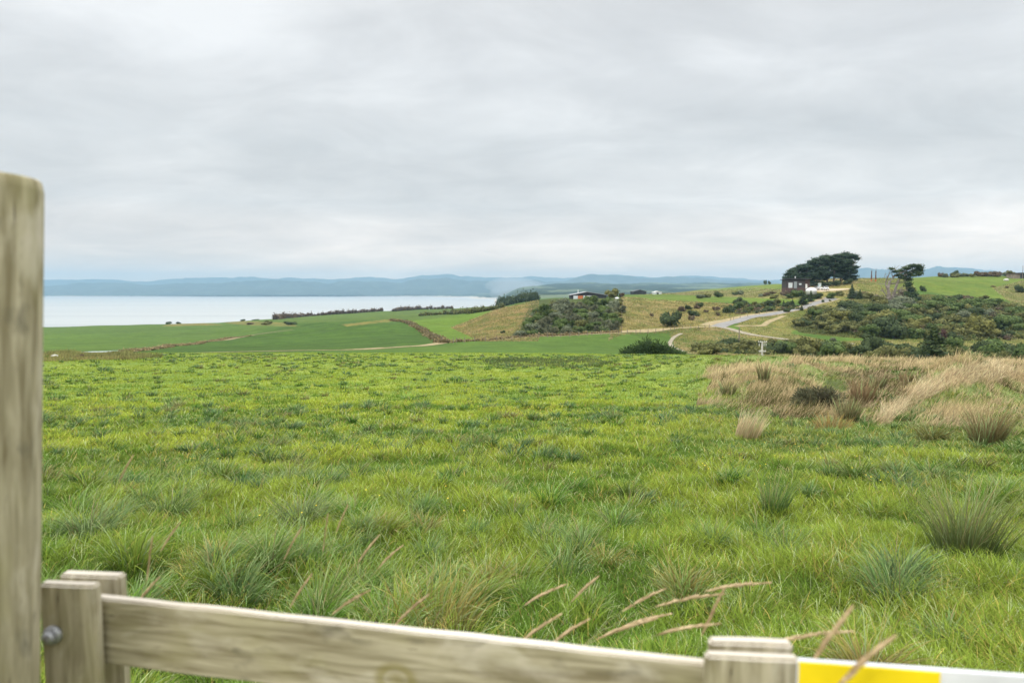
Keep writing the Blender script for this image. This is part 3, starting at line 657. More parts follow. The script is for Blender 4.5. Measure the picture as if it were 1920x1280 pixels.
# dry weeds at the far left edge of the field
def weeds(x0, x1, Y0, Y1, n, Lr, cA, cB):
    Y = rng.uniform(Y0, Y1, n); px = rng.uniform(x0, x1, n); x = tx(px) * Y
    ed = ((px - (x0 + x1) / 2) / ((x1 - x0) / 2)) ** 2 + ((Y - (Y0 + Y1) / 2) / ((Y1 - Y0) / 2)) ** 2
    kp = fbm(x * 0.5, Y * 0.3, 3, 141) * (1.35 - ed * 0.7) > 0.45; x = x[kp]; Y = Y[kp]; n = len(x); z = gz(x, Y)
    k = vnoise(x * 0.5, Y * 0.5, 140)[:, None]; c = (np.array(cA) * (1 - k) + np.array(cB) * k) * rng.uniform(0.65, 1.3, (n, 1))
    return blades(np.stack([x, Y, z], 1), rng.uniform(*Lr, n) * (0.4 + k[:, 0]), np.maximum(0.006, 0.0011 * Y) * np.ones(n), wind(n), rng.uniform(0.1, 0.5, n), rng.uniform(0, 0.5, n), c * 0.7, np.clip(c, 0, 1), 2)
V_, F_, C_ = join([weeds(20, 300, 54, 80, 16000, (0.15, 0.6), (0.36, 0.30, 0.12), (0.18, 0.20, 0.07)), weeds(900, 1150, 44, 66, 7000, (0.1, 0.28), (0.16, 0.17, 0.08), (0.10, 0.15, 0.05))])
o = mesh_np('weeds', V_, F_, M['blade'], colors=np.clip(C_, 0, 1)); tag(o, 'dry weedy growth along the far edge of the near field', 'weeds', kind='stuff')
def rough(polys, n):
    V = []
    for poly, a, b, cA, cB, dens in polys:
        xs = [q[0] for q in poly]; m = int(n * dens)
        Y = np.exp(rng.uniform(np.log(a), np.log(b), m * 3)); px0 = rng.uniform(min(xs), max(xs), m * 3); x = tx(px0) * Y; z = gz(x, Y)
        px, py = project(x, Y, z); k = inpoly(px, py, poly); x = x[k][:m]; Y = Y[k][:m]; z = z[k][:m]
        ok = np.ones(len(x), bool)
        for pth, hw in RIB: ok &= np.min(np.hypot(x[:, None] - pth[None, :, 0], Y[:, None] - pth[None, :, 1]), 1) > hw
        x = x[ok]; Y = Y[ok]; z = z[ok]; q = len(x)
        k1 = fbm(x * 0.12, Y * 0.12, 3, 160)[:, None]; k2 = vnoise(x * 0.5, Y * 0.5, 161)[:, None]; w = smooth01(k1 * .6 + k2 * .4, 0.35, 0.65)
        c = (np.array(cA) * (1 - w) + np.array(cB) * w) * rng.uniform(0.7, 1.3, (q, 1))
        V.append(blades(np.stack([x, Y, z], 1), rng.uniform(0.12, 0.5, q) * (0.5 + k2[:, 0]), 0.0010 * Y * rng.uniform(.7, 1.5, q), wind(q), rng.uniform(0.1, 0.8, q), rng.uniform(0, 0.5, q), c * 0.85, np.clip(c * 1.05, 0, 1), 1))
    return join(V)
TAN = (0.46, 0.35, 0.18); OL = (0.17, 0.18, 0.06); GN = (0.20, 0.25, 0.07)
V_, F_, C_ = rough([(POLY[5][0], 150, 330, (0.42, 0.30, 0.16), (0.22, 0.22, 0.08), 1), (POLY[9][0], 150, 330, TAN, (0.22, 0.20, 0.08), 1.6), (POLY[11][0], 280, 560, (0.42, 0.36, 0.20), OL, .8),
   (POLY[14][0], 120, 230, TAN, GN, 1), (POLY[15][0], 120, 290, (0.42, 0.35, 0.17), (0.19, 0.21, 0.07), 2.2), (POLY[16][0], 150, 330, (0.09, 0.11, 0.035), (0.20, 0.20, 0.075), 3.5), (POLY[17][0], 280, 420, (0.50, 0.39, 0.21), (0.27, 0.25, 0.10), .8),
   (POLY[19][0], 270, 420, (0.33, 0.30, 0.12), (0.2, 0.24, 0.07), .6), (POLY[20][0], 270, 420, (0.40, 0.33, 0.18), (0.2, 0.22, 0.08), .4)], 9000)
o = mesh_np('rough_grass', V_, F_, M['blade'], colors=np.clip(C_, 0, 1)); tag(o, 'rough tan and olive grass on the far slopes', 'rough grass', kind='stuff')
# buttercups
n = 420; Y = np.exp(rng.uniform(np.log(6), np.log(35), n)); x = rng.uniform(-0.8, 0.6, n) * Y
cl = vnoise(x * 0.4, Y * 0.4, 150) > 0.5; x = x[cl]; Y = Y[cl]; n = len(x); z = gz(x, Y) + rng.uniform(0.12, 0.26, n)
r = 0.007 + 0.00025 * Y
V_ = np.stack([np.stack([x + a * r, Y + b * r, z + c * r], 1) for a, b, c in ((-1, 0, 0.3), (0, -1, -0.1), (1, 0, 0.3), (0, 1, 0.5))], 1).reshape(-1, 3)
o = mesh_np('wildflowers', V_, np.arange(n * 4).reshape(-1, 4), plain('yellow_petals', (0.75, 0.55, 0.02))); tag(o, 'scattered tiny yellow buttercups in the pasture', 'flowers', kind='stuff')

# rush clumps, each a thing
def clump(name, px, py, rad, n, L, c0, c1, label, cat='tussock', droop=0.5, upright=0.3, bias=0.25, group=None):
    p = hit(px, py, 3.0, 84.0); W = max(0.0075, 0.0012 * p.y)
    v, f, c = tuft(p.x, p.y, rad, int(n * 0.5), L, c0, c1, droop, W, upright, bias)
    v = v - np.array(p, np.float32)
    o = mesh_np(name, v, f, M['blade'], colors=np.clip(c, 0, 1)); o.location = p; tag(o, label, cat, group); return o
RU = ((0.07, 0.085, 0.03), (0.24, 0.20, 0.10)); GR = ((0.035, 0.075, 0.02), (0.20, 0.29, 0.08)); BR = ((0.10, 0.07, 0.035), (0.30, 0.21, 0.11))
G_ = 'rush and tussock clumps in the pasture'
clump('rush_clump', 1812, 1042, 0.40, 800, 0.70, (0.045, 0.075, 0.02), (0.25, 0.29, 0.10), 'large green rush clump with thin upright stalks at lower right', droop=0.7, upright=0.35, group=G_)
clump('rush_clump', 1450, 962, 0.20, 300, 0.48, (0.06, 0.12, 0.03), (0.20, 0.30, 0.09), 'bright green upright clump alone in the right half of the pasture', upright=0.45, group=G_)
clump('rush_clump', 1850, 830, 0.5, 600, 0.75, (0.09, 0.085, 0.03), (0.27, 0.21, 0.10), 'big brown rush clump fanning out near the right edge', upright=0.35, group=G_)
clump('rush_clump', 1587, 788, 0.5, 320, 0.6, *RU, 'olive rush clump right of the round dark bush', upright=0.5, group=G_)
clump('rush_clump', 1618, 752, 0.6, 320, 0.7, *BR, 'tall brown rush clump in the hollow between the two dry mounds', upright=0.45, group=G_)
clump('rush_clump', 1645, 732, 0.6, 300, 0.75, *RU, 'olive brown rush clump higher up in the hollow of the mounds', upright=0.45, group=G_)
clump('rush_clump', 1700, 720, 0.6, 260, 0.65, *BR, 'rusty brown rush clump at the right side of the hollow', upright=0.4, group=G_)
clump('rush_clump', 1432, 716, 0.35, 200, 0.75, *RU, 'upright dark rush clump on the left crest of the dry mound', upright=0.75, group=G_)
clump('rush_clump', 1365, 740, 0.4, 180, 0.6, *RU, 'grey green rush clump at the left end of the dry mound', upright=0.3, group=G_)
clump('rush_clump', 1748, 828, 0.42, 420, 0.55, (0.06, 0.07, 0.02), (0.27, 0.26, 0.08), 'flattened olive clump just left of the big brown rush clump', upright=0.0, droop=1.1, group=G_)
clump('straw_clump', 1400, 822, 0.45, 420, 0.62, (0.35, 0.28, 0.15), (0.68, 0.55, 0.36), 'pale straw clump leaning right in front of the dry mound', droop=0.3, upright=0.3, bias=1.2, group=G_)
clump('straw_clump', 1560, 806, 0.7, 420, 0.4, (0.22, 0.15, 0.06), (0.40, 0.28, 0.10), 'low orange brown clump in front of the hollow', droop=0.6, group=G_)
clump('tussock', 545, 915, 0.30, 560, 0.42, (0.05, 0.085, 0.025), (0.30, 0.36, 0.14), 'domed tussock at centre left above a larger drooping one', droop=1.0, upright=0, group=G_)
clump('tussock', 565, 985, 0.34, 640, 0.46, (0.045, 0.085, 0.025), (0.31, 0.38, 0.16), 'wide drooping tussock with pale tips in the left half', droop=1.1, upright=0, group=G_)
clump('tussock', 315, 975, 0.30, 560, 0.44, *GR, 'dark centred drooping tussock left of the pale tipped one', droop=1.1, upright=0, group=G_)
clump('tussock', 165, 1010, 0.34, 640, 0.46, (0.045, 0.09, 0.025), (0.30, 0.40, 0.16), 'big drooping tussock close to the tall round post', droop=1.1, upright=0, group=G_)
clump('tussock', 1690, 1090, 0.26, 420, 0.36, (0.04, 0.08, 0.03), (0.17, 0.25, 0.11), 'dark green tussock between the rush clump and the yellow board', droop=0.9, upright=0, group=G_)

# grass stalks with feathery heads by the fence
def stalk_mesh(L, bend, head, seed):
    rnd = random.Random(seed); pts = []
    for k in range(25):
        u = k / 24; pts.append(Vector((bend * L * u ** 2.6, rnd.uniform(-.002, .002), L * (u - 0.50 * bend * u ** 3.4))))
    s = MB(); s.tube(pts, [0.0007 * (1 - .5 * k / 24) for k in range(25)], 5)
    hp = pts[-3:]; hv = []; hf = []
    m = MB()
    hp = pts[-4:]
    for q in range(int(70 * head)):
        u = rnd.random(); w = 0.0052 * math.sin(math.pi * min(1, u * 0.93 + 0.06)) ** 0.7
        an = rnd.uniform(0, 6.283); side = Vector((0, math.cos(an), math.sin(an)))
        ui = min(2, int(u * 3)); d = hp[ui + 1] - hp[ui]; c = hp[ui] + d * (u * 3 - ui); e = c + side * w + d.normalized() * 0.012; t = d.cross(side).normalized() * 0.0016
        m.add([c - t, c + t, e + t, e - t], [(0, 1, 2, 3)])
    return s, m, pts
straw_s = noise_mat('straw_stem', (0.25, 0.24, 0.10), (0.42, 0.36, 0.20), 12); straw_h = noise_mat('seed_head', (0.38, 0.27, 0.15), (0.60, 0.46, 0.28), 30)
def stalk(px, py, Y, L, bend, rz, i, label):
    s, m, pts = stalk_mesh(L, bend, 1.6, i)
    tip = (pts[-1] + pts[-4]) / 2; tip = Matrix.Rotation(rz, 3, 'Z') @ tip
    q = at(px, py, Y); r = empty('grass_stalk', (q.x - tip.x, q.y - tip.y, q.z - tip.z))
    r.rotation_euler = (0, 0, rz)
    s.build('stem', straw_s, r); m.build('seed_head', straw_h, r)
    tag(r, label, 'grass stalk', 'dry grass stalks beside the fence')
SPOTS = [(640,975,2.3,.25,.3),(610,1000,2.2,.1,.2),(690,1030,2.2,.4,.3),(730,1045,2.2,.5,.3),(548,1020,2.2,.3,.2),(562,1110,1.9,.35,.3),(655,1130,1.8,.6,.2),(765,1150,1.7,.5,.3),(318,1008,2.2,.35,.2),(235,880,2.4,.3,.2),(275,1110,1.8,.4,.2),(280,1050,1.9,.1,.2),
 (1020,1115,1.9,.7,.2),(1095,1105,1.9,.5,.2),(1060,1190,1.6,.6,.2),(1205,1125,1.8,.7,.2),(1205,1165,1.7,.9,.2),(1170,1180,1.6,.8,.1),(1290,1125,1.6,1.0,.1),(1380,1100,1.6,1.3,.0),(1285,1180,1.45,1.2,.1),(1335,1150,1.5,.3,.3),(1010,1180,1.6,.6,.2),(1556,1195,.93,.35,.0),(1510,1195,1.3,1.3,.0),(1612,1250,.88,.5,.1)]
for i, (px, py, Y, bend, rz) in enumerate(SPOTS):
    if px < 500: lb = 'dry blurred grass stalk left of the centre, near the short posts'
    elif px < 800: lb = 'dry blurred grass stalk rising behind the middle of the rail'
    elif px < 1340: lb = 'dry feathery grass stalk in the cluster left of the stub post'
    elif px == 1380: lb = 'pale arched grass stalk bending right above the stub post'
    elif px == 1556: lb = 'thick pale grass stalk standing tall over the yellow board'
    elif px == 1510: lb = 'arched grass stalk bending right over the top of the yellow board'
    else: lb = 'brown grass stalk crossing in front of the yellow board'
    stalk(px, py, Y, 0.85 + 0.25 * ((i * 37) % 10) / 10, min(bend, 0.95) * 0.58, rz, i, lb)

# ------------------------------------------------------------------ fence in the foreground
def on_z(px, py, z):
    s = float(slope(py)); Y = z / s; return Vector((float(tx(px, py)) * Y, Y, z))
def rough_mesh(o, amp, seed=0):
    me = o.data; n = len(me.vertices); co = np.empty(n * 3); me.vertices.foreach_get('co', co); co = co.reshape(-1, 3)
    co += (np.stack([vnoise(co[:, 0] * 14 + 5, co[:, 2] * 14 + co[:, 1] * 9, seed + k) for k in range(3)], 1) - 0.5) * amp
    me.vertices.foreach_set('co', co.ravel().astype(np.float32)); me.update()
def grid_box(a, b, nx, ny, nz):                       # subdivided box so that edges can be uneven
    bm = bmesh.new(); bmesh.ops.create_cube(bm, size=1)
    bmesh.ops.subdivide_edges(bm, edges=[e for e in bm.edges if abs((e.verts[0].co - e.verts[1].co).x) > .5], cuts=nx)
    bmesh.ops.subdivide_edges(bm, edges=[e for e in bm.edges if abs((e.verts[0].co - e.verts[1].co).z) > .5], cuts=nz, use_grid_fill=True)
    bmesh.ops.subdivide_edges(bm, edges=[e for e in bm.edges if abs((e.verts[0].co - e.verts[1].co).y) > .5], cuts=ny, use_grid_fill=True)
    a = Vector(a); b = Vector(b)
    for v in bm.verts: v.co = Vector((a.x + (v.co.x + .5) * (b.x - a.x), a.y + (v.co.y + .5) * (b.y - a.y), a.z + (v.co.z + .5) * (b.z - a.z)))
    return bm
def board(name, size, mat, parent, M4, cuts=(20, 1, 3), amp=0.004, bevel=0.004, seed=0, top_mat=None):
    bm = grid_box((0, 0, -size[2]), (size[0], size[1], 0), *cuts)
    sharp = [e for e in bm.edges if len(e.link_faces) == 2 and e.calc_face_angle(0) > 1]
    bmesh.ops.bevel(bm, geom=sharp, offset=bevel, segments=2, affect='EDGES')
    me = bpy.data.meshes.new(name); bm.to_mesh(me); bm.free(); me.materials.append(mat)
    o = bpy.data.objects.new(name, me); col.objects.link(o); o.parent = parent; rough_mesh(o, amp, seed)
    if top_mat:
        me.materials.append(top_mat)
        for p in me.polygons:
            if p.normal.z > 0.75: p.material_index = 1
    o.matrix_local = M4
    return o
def foreground_fence():
    # tall round strainer post
    Yp = 1.10; xr = float(tx(84, 500)) * Yp; rad = 0.095; ztop = float(slope(304)) * (Yp - rad)
    p = empty('round_post', (xr - rad - 0.016, Yp, -1.72)); tag(p, 'tall weathered round timber post at the left edge', 'post')
    mb = MB(); n = 40; prof = [(0, 0), (0.5, 0), (1.0, 0), (1.4, 0), (1.72 + ztop - 0.02, 0), (1.72 + ztop - 0.004, -0.003), (1.72 + ztop, -0.007)]
    tilt = 0.058
    pts = [Vector((tilt * (z - 1.86), 0, z)) for z, _ in prof]; mb.tube(pts, [rad + d for _, d in prof], n)
    o = mb.build('timber', M['wood_v'], p, smooth=True)
    me = o.data; me.polygons.foreach_set('use_smooth', [len(q.vertices) < 5 for q in me.polygons])
    # low rail fence
    zt = -0.575
    A = on_z(183, 1110, zt); B = on_z(1326, 1232, zt); d = (B - A); d.z = 0; Ln = d.length; ang = math.atan2(d.y, d.x)
    f = empty('rail_fence', (A.x, A.y, -1.74)); tag(f, 'low weathered timber rail fence with stub posts in the foreground', 'fence')
    inv = Matrix.Translation(Vector((-A.x, -A.y, 1.74)))
    rot = Matrix.Rotation(ang, 4, 'Z'); Dn = d.normalized(); Nn = Vector((Dn.y, -Dn.x, 0))   # towards the camera
    thick = 0.020
    # rail: back top edge passes through A-B
    board('rail', (Ln, thick, 0.128), M['wood_h'], f, inv @ Matrix.Translation(A + Nn * thick) @ rot, (60, 1, 4), 0.0015, 0.003, 3, M['wood_top'])
    def stub(px0, px1, py_top, z, dep, seed, nm='short_post'):
        a = on_z(px0, py_top, z); b = on_z(px1, py_top, z); b.y = a.y + (b.x - a.x) * math.tan(ang) * .35
        w = (b - a).length; rz = math.atan2(b.y - a.y, b.x - a.x)
        h = 1.74 + z
        return board(nm, (w, dep, h), M['wood_v'], f, inv @ Matrix.Translation(a) @ Matrix.Rotation(rz, 4, 'Z'), (4, 2, 16), 0.003, 0.004, seed, M['wood_top'])
    sA = stub(72, 182, 1094, -0.535, 0.022, 5)
    stub(110, 228, 1077, -0.555, 0.026, 6)
    sC = stub(1324, 1496, 1229, -0.535, 0.020, 7)
    stub(1332, 1484, 1203, -0.545, 0.024, 8)
    # bolt on the left short post
    q = on_z(100, 1190, 0) if False else None
    a = on_z(72, 1094, -0.535); Yb = a.y - 0.003; c = at(101, 1188, Yb)
    mb = MB(); mb.tube([c, c + Vector((0, -0.008, 0))], 0.017, 20); mb.tube([c + Vector((0, -0.008, 0)), c + Vector((0, -0.018, 0)), c + Vector((0, -0.0215, 0))], [0.011, 0.011, 0.007], 12)
    o = mb.build('bolt', M['steel'], f, 0.0, True); o.matrix_local = inv
    # painted reflective rail on the right
    zr = -0.515
    a = on_z(1497, 1236, zr); b = on_z(2150, 1284, zr); dd = b - a; an2 = math.atan2(dd.y, dd.x)
    base = inv @ Matrix.Translation(a) @ Matrix.Rotation(an2, 4, 'Z')
    hb = board('white_rail', (dd.length, 0.007, 0.15), M['white_ref'], f, base, (20, 1, 2), 0.0005, 0.001, 9)
    x0 = 0.0006; c1 = on_z(1762, 1256, zr); wy = (Vector((c1.x, c1.y, 0)) - Vector((a.x, a.y, 0))).length
    mb = MB(); mb.box((x0, -0.0035, -0.147), (wy, -0.001, -0.0015))
    yb = mb.build('yellow_sheet', M['yellow'], hb, 0.0)
foreground_fence()

# ------------------------------------------------------------------ foliage prototypes
def ico(sub):
    bm = bmesh.new(); bmesh.ops.create_icosphere(bm, subdivisions=sub, radius=1); V = np.array([v.co[:] for v in bm.verts]); Fc = np.array([[v.index for v in f.verts] for f in bm.faces]); bm.free(); return V, Fc
ICO3 = ico(3); ICO2 = ico(2)
def leaf_quads(P, Nn, size, spiky, rg):
    n = len(P)
    Nn = Nn + rg.normal(0, 0.55, (n, 3)); Nn /= np.linalg.norm(Nn, axis=1)[:, None] + 1e-9
    T = np.cross(Nn, rg.normal(0, 1, (n, 3))); T /= np.linalg.norm(T, axis=1)[:, None] + 1e-9; B = np.cross(Nn, T)
    if spiky: T = Nn * 1.0; B = B * 0.28; s = size * rg.uniform(0.7, 1.5, (n, 1))
    else: s = size * rg.uniform(0.6, 1.3, (n, 1))
    V = np.stack([P - T*s*0.5 - B*s*0.35, P + T*s*0.1 - B*s*0.5, P + T*s*0.6 + B*s*0.1, P - T*s*0.1 + B*s*0.5], 1).reshape(-1, 3)
    return V
def lumps_mesh(name, lumps, leaf, per, c_dark, c_light, seed, spiky=False, core=True, inner=0.8):
    """lumps: (x,y,z,rx,ry,rz). Small leaf faces spread in and around uneven cores; tint varies leaf by leaf"""
    rg = np.random.default_rng(seed); Vs = []; Fs = []; Cs = []; b = 0
    cd = np.array(c_dark); cl = np.array(c_light)
    for (x, y, z, rx, ry, rz) in lumps:
        c = np.array((x, y, z)); r = np.array((rx, ry, rz)); sh = rg.uniform(-5, 5, 2); tone = rg.uniform(0, 1)
        if core:
            V0, F0 = ICO2; k = 0.62 + 0.5 * fbm(V0[:, 0] * 1.7 + sh[0], V0[:, 1] * 1.7 + V0[:, 2] * 1.3 + sh[1], 3, seed)
            Vc = V0 * (k * inner)[:, None] * r + c
            F4 = np.concatenate([F0, F0[:, 2:3]], 1)
            Vs.append(Vc); Fs.append(F4 + b); b += len(Vc); Cs.append(np.tile(cd * 0.8 + cl * 0.1, (len(Vc), 1)))  # core coloured dark in place of shade within the foliage
        n = max(6, int(per * (rx * ry + rx * rz) * 0.5 if per > 50 and max(rx, ry) < 1.01 and False else per))
        D_ = rg.normal(0, 1, (n, 3)); D_[:, 2] = D_[:, 2] * 0.9 + 0.25; D_ /= np.linalg.norm(D_, axis=1)[:, None]
        k = 0.66 + 0.5 * fbm(D_[:, 0] * 1.7 + sh[0], D_[:, 1] * 1.7 + D_[:, 2] * 1.3 + sh[1], 3, seed)
        P = D_ * (k * rg.uniform(0.66, 1.22, n))[:, None] * r + c
        V = leaf_quads(P, D_ / r, leaf, spiky, rg); Vs.append(V)
        Fs.append((np.arange(n)[:, None] * 4 + np.arange(4)[None]) + b); b += len(V)
        w = np.clip(tone * 0.5 + rg.uniform(0, 0.7, n), 0, 1)[:, None]
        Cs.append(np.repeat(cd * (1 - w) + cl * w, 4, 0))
    return np.concatenate(Vs), np.concatenate(Fs), np.clip(np.concatenate(Cs), 0, 1)
def shrub_mesh(seed, cd, cl, kind='round'):
    rg = random.Random(seed); L = []
    nL = 7 if kind != 'spiky' else 5
    L.append((0, 0, 0.34, 0.72, 0.72, 0.44))
    for k in range(nL):
        a = 6.283 * k / nL + rg.uniform(-.4, .4); d = rg.uniform(0.3, 0.62); s = rg.uniform(0.28, 0.46)
        L.append((math.cos(a) * d, math.sin(a) * d, rg.uniform(0.22, 0.85), s, s, s * rg.uniform(0.7, 1.1)))
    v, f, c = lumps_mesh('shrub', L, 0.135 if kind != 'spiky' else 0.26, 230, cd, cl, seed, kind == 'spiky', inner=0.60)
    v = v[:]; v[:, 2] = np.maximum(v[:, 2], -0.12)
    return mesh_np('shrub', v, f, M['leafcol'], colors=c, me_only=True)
TONE = {'olive': ((0.055, 0.065, 0.020), (0.190, 0.190, 0.065)), 'dark': ((0.022, 0.036, 0.016), (0.085, 0.115, 0.045)), 'green': ((0.040, 0.070, 0.020), (0.135, 0.185, 0.055)),
        'grey': ((0.060, 0.075, 0.045), (0.200, 0.225, 0.135)), 'brown': ((0.070, 0.050, 0.035), (0.185, 0.140, 0.085)), 'yellow': ((0.085, 0.095, 0.025), (0.230, 0.225, 0.070)), 'maroon': ((0.045, 0.022, 0.022), (0.11, 0.06, 0.05))}
PROTO = {}
for i, (k, (cd, cl)) in enumerate(TONE.items()):
    PROTO[k] = [shrub_mesh(100 + i * 10 + j, cd, cl) for j in range(3)]
PROTO['flax'] = [shrub_mesh(300 + j, TONE['grey'][0], (0.24, 0.25, 0.15), 'spiky') for j in range(2)]
PROTO['flaxgreen'] = [shrub_mesh(320 + j, TONE['green'][0], TONE['green'][1], 'spiky') for j in range(2)]
WORD = {'olive': 'olive green', 'dark': 'dark green', 'green': 'mid green', 'grey': 'grey green', 'brown': 'brownish', 'yellow': 'yellow green', 'maroon': 'maroon', 'flax': 'spiky grey green', 'flaxgreen': 'spiky green'}
shrub_count = [0]
rs = random.Random(5)
def shrub(p, tone, r, h, label, group=None, cat='shrub', name='shrub'):
    o = bpy.data.objects.new(name, rs.choice(PROTO[tone])); col.objects.link(o)
    o.location = p; o.scale = (r, r * rs.uniform(0.8, 1.1), h); o.rotation_euler = (0, 0, rs.uniform(0, 6.28))
    tag(o, label, cat, group); shrub_count[0] += 1; return o
def thicket(poly, n, tones, rpx, hfac, group, where, y0=100.0, y1=420.0, mind=0.40, landmarks=None):
    xs = [a for a, b in poly]; ys = [b for a, b in poly]; done = []; tries = 0
    while len(done) < n and tries < n * 60:
        tries += 1; px = rs.uniform(min(xs), max(xs)); py = rs.uniform(min(ys), max(ys))
        if not inpoly(np.array([px]), np.array([py]), poly)[0]: continue
        if any(((px - a) / 1.0) ** 2 + ((py - b) * 2.0) ** 2 < (mind * (rpx[0] + rpx[1])) ** 2 for a, b in done): continue
        p = hit(px, py, y0, y1); r = rs.uniform(*rpx) / F * p.y
        done.append((px, py))
        tone = rs.choice(tones)
        fx = (px - min(xs)) / (max(xs) - min(xs)); fy = (py - min(ys)) / (max(ys) - min(ys))
        hpos = ['far left', 'left', 'middle', 'right', 'far right'][min(4, int(fx * 5))]
        vpos = ['top', 'upper', 'lower', 'bottom'][min(3, int(fy * 4))]
        size = 'large' if r * F / p.y > rpx[0] + 0.62 * (rpx[1] - rpx[0]) else 'small' if r * F / p.y < rpx[0] + 0.33 * (rpx[1] - rpx[0]) else 'medium'
        shrub(p - Vector((0, 0, 0.15)), tone, r, r * hfac * rs.uniform(0.75, 1.25), '%s %s shrub, %s %s of %s' % (size, WORD[tone], vpos, hpos, where), group)
# bush block in front of the low dark house
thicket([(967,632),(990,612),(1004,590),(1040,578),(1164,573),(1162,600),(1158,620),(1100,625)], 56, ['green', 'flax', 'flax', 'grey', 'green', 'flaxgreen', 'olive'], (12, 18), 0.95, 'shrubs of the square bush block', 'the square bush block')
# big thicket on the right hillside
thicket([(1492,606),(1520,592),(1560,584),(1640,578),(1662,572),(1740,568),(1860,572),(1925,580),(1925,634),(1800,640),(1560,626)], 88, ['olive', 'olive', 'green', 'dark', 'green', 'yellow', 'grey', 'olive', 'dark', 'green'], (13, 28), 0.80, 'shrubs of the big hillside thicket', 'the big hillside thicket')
# valley row just beyond the near field
thicket([(1440,660),(1450,648),(1560,650),(1700,660),(1800,664),(1925,662),(1925,690),(1700,684),(1560,676)], 34, ['dark', 'green', 'olive', 'olive', 'green', 'dark'], (22, 34), 1.0, 'shrubs of the valley belt behind the mounds', 'the valley belt behind the mounds', 110, 150, 0.42)
thicket([(1300,660),(1340,652),(1400,642),(1460,648),(1450,664),(1380,664),(1310,666)], 13, ['dark', 'olive', 'olive', 'green'], (18, 28), 0.65, 'shrubs around the power pole', 'the shrubs around the power pole', 120, 175, 0.42)
# belt above the sealed road
thicket([(1350,574),(1440,568),(1500,570),(1512,578),(1450,584),(1400,590),(1352,590)], 16, ['dark', 'dark', 'dark', 'green', 'olive'], (8, 13), 0.95, 'shrubs above the road bend', 'the dark belt above the road bend')
thicket([(1285,572),(1350,568),(1350,590),(1290,586)], 5, ['brown', 'dark', 'brown'], (6, 9), 0.9, 'shrubs on the tan slope', 'the tan slope left of the road')
thicket([(1280,556),(1480,550),(1500,556),(1400,558),(1290,560)], 11, ['olive', 'dark', 'grey', 'brown'], (7, 12), 0.8, 'shrubs along the strip below the brown house', 'the scrub left of the brown house')
thicket([(1440,552),(1640,554),(1640,562),(1440,560)], 13, ['dark', 'olive', 'grey', 'brown', 'green'], (8, 13), 0.9, 'shrubs in front of the brown house', 'the hedge below the brown house')
thicket([(1745,520),(1900,516.5),(1900,518.5),(1745,521)], 11, ['olive', 'brown', 'dark', 'grey'], (6, 12), 0.9, 'shrubs along the hilltop', 'the hilltop hedge at right', 300, 420, 0.4)
thicket([(1775,556),(1860,562),(1880,570),(1850,572),(1780,562)], 8, ['dark', 'brown', 'olive'], (8, 13), 0.7, 'shrubs along the thicket top edge', 'the hedge under the green hilltop')
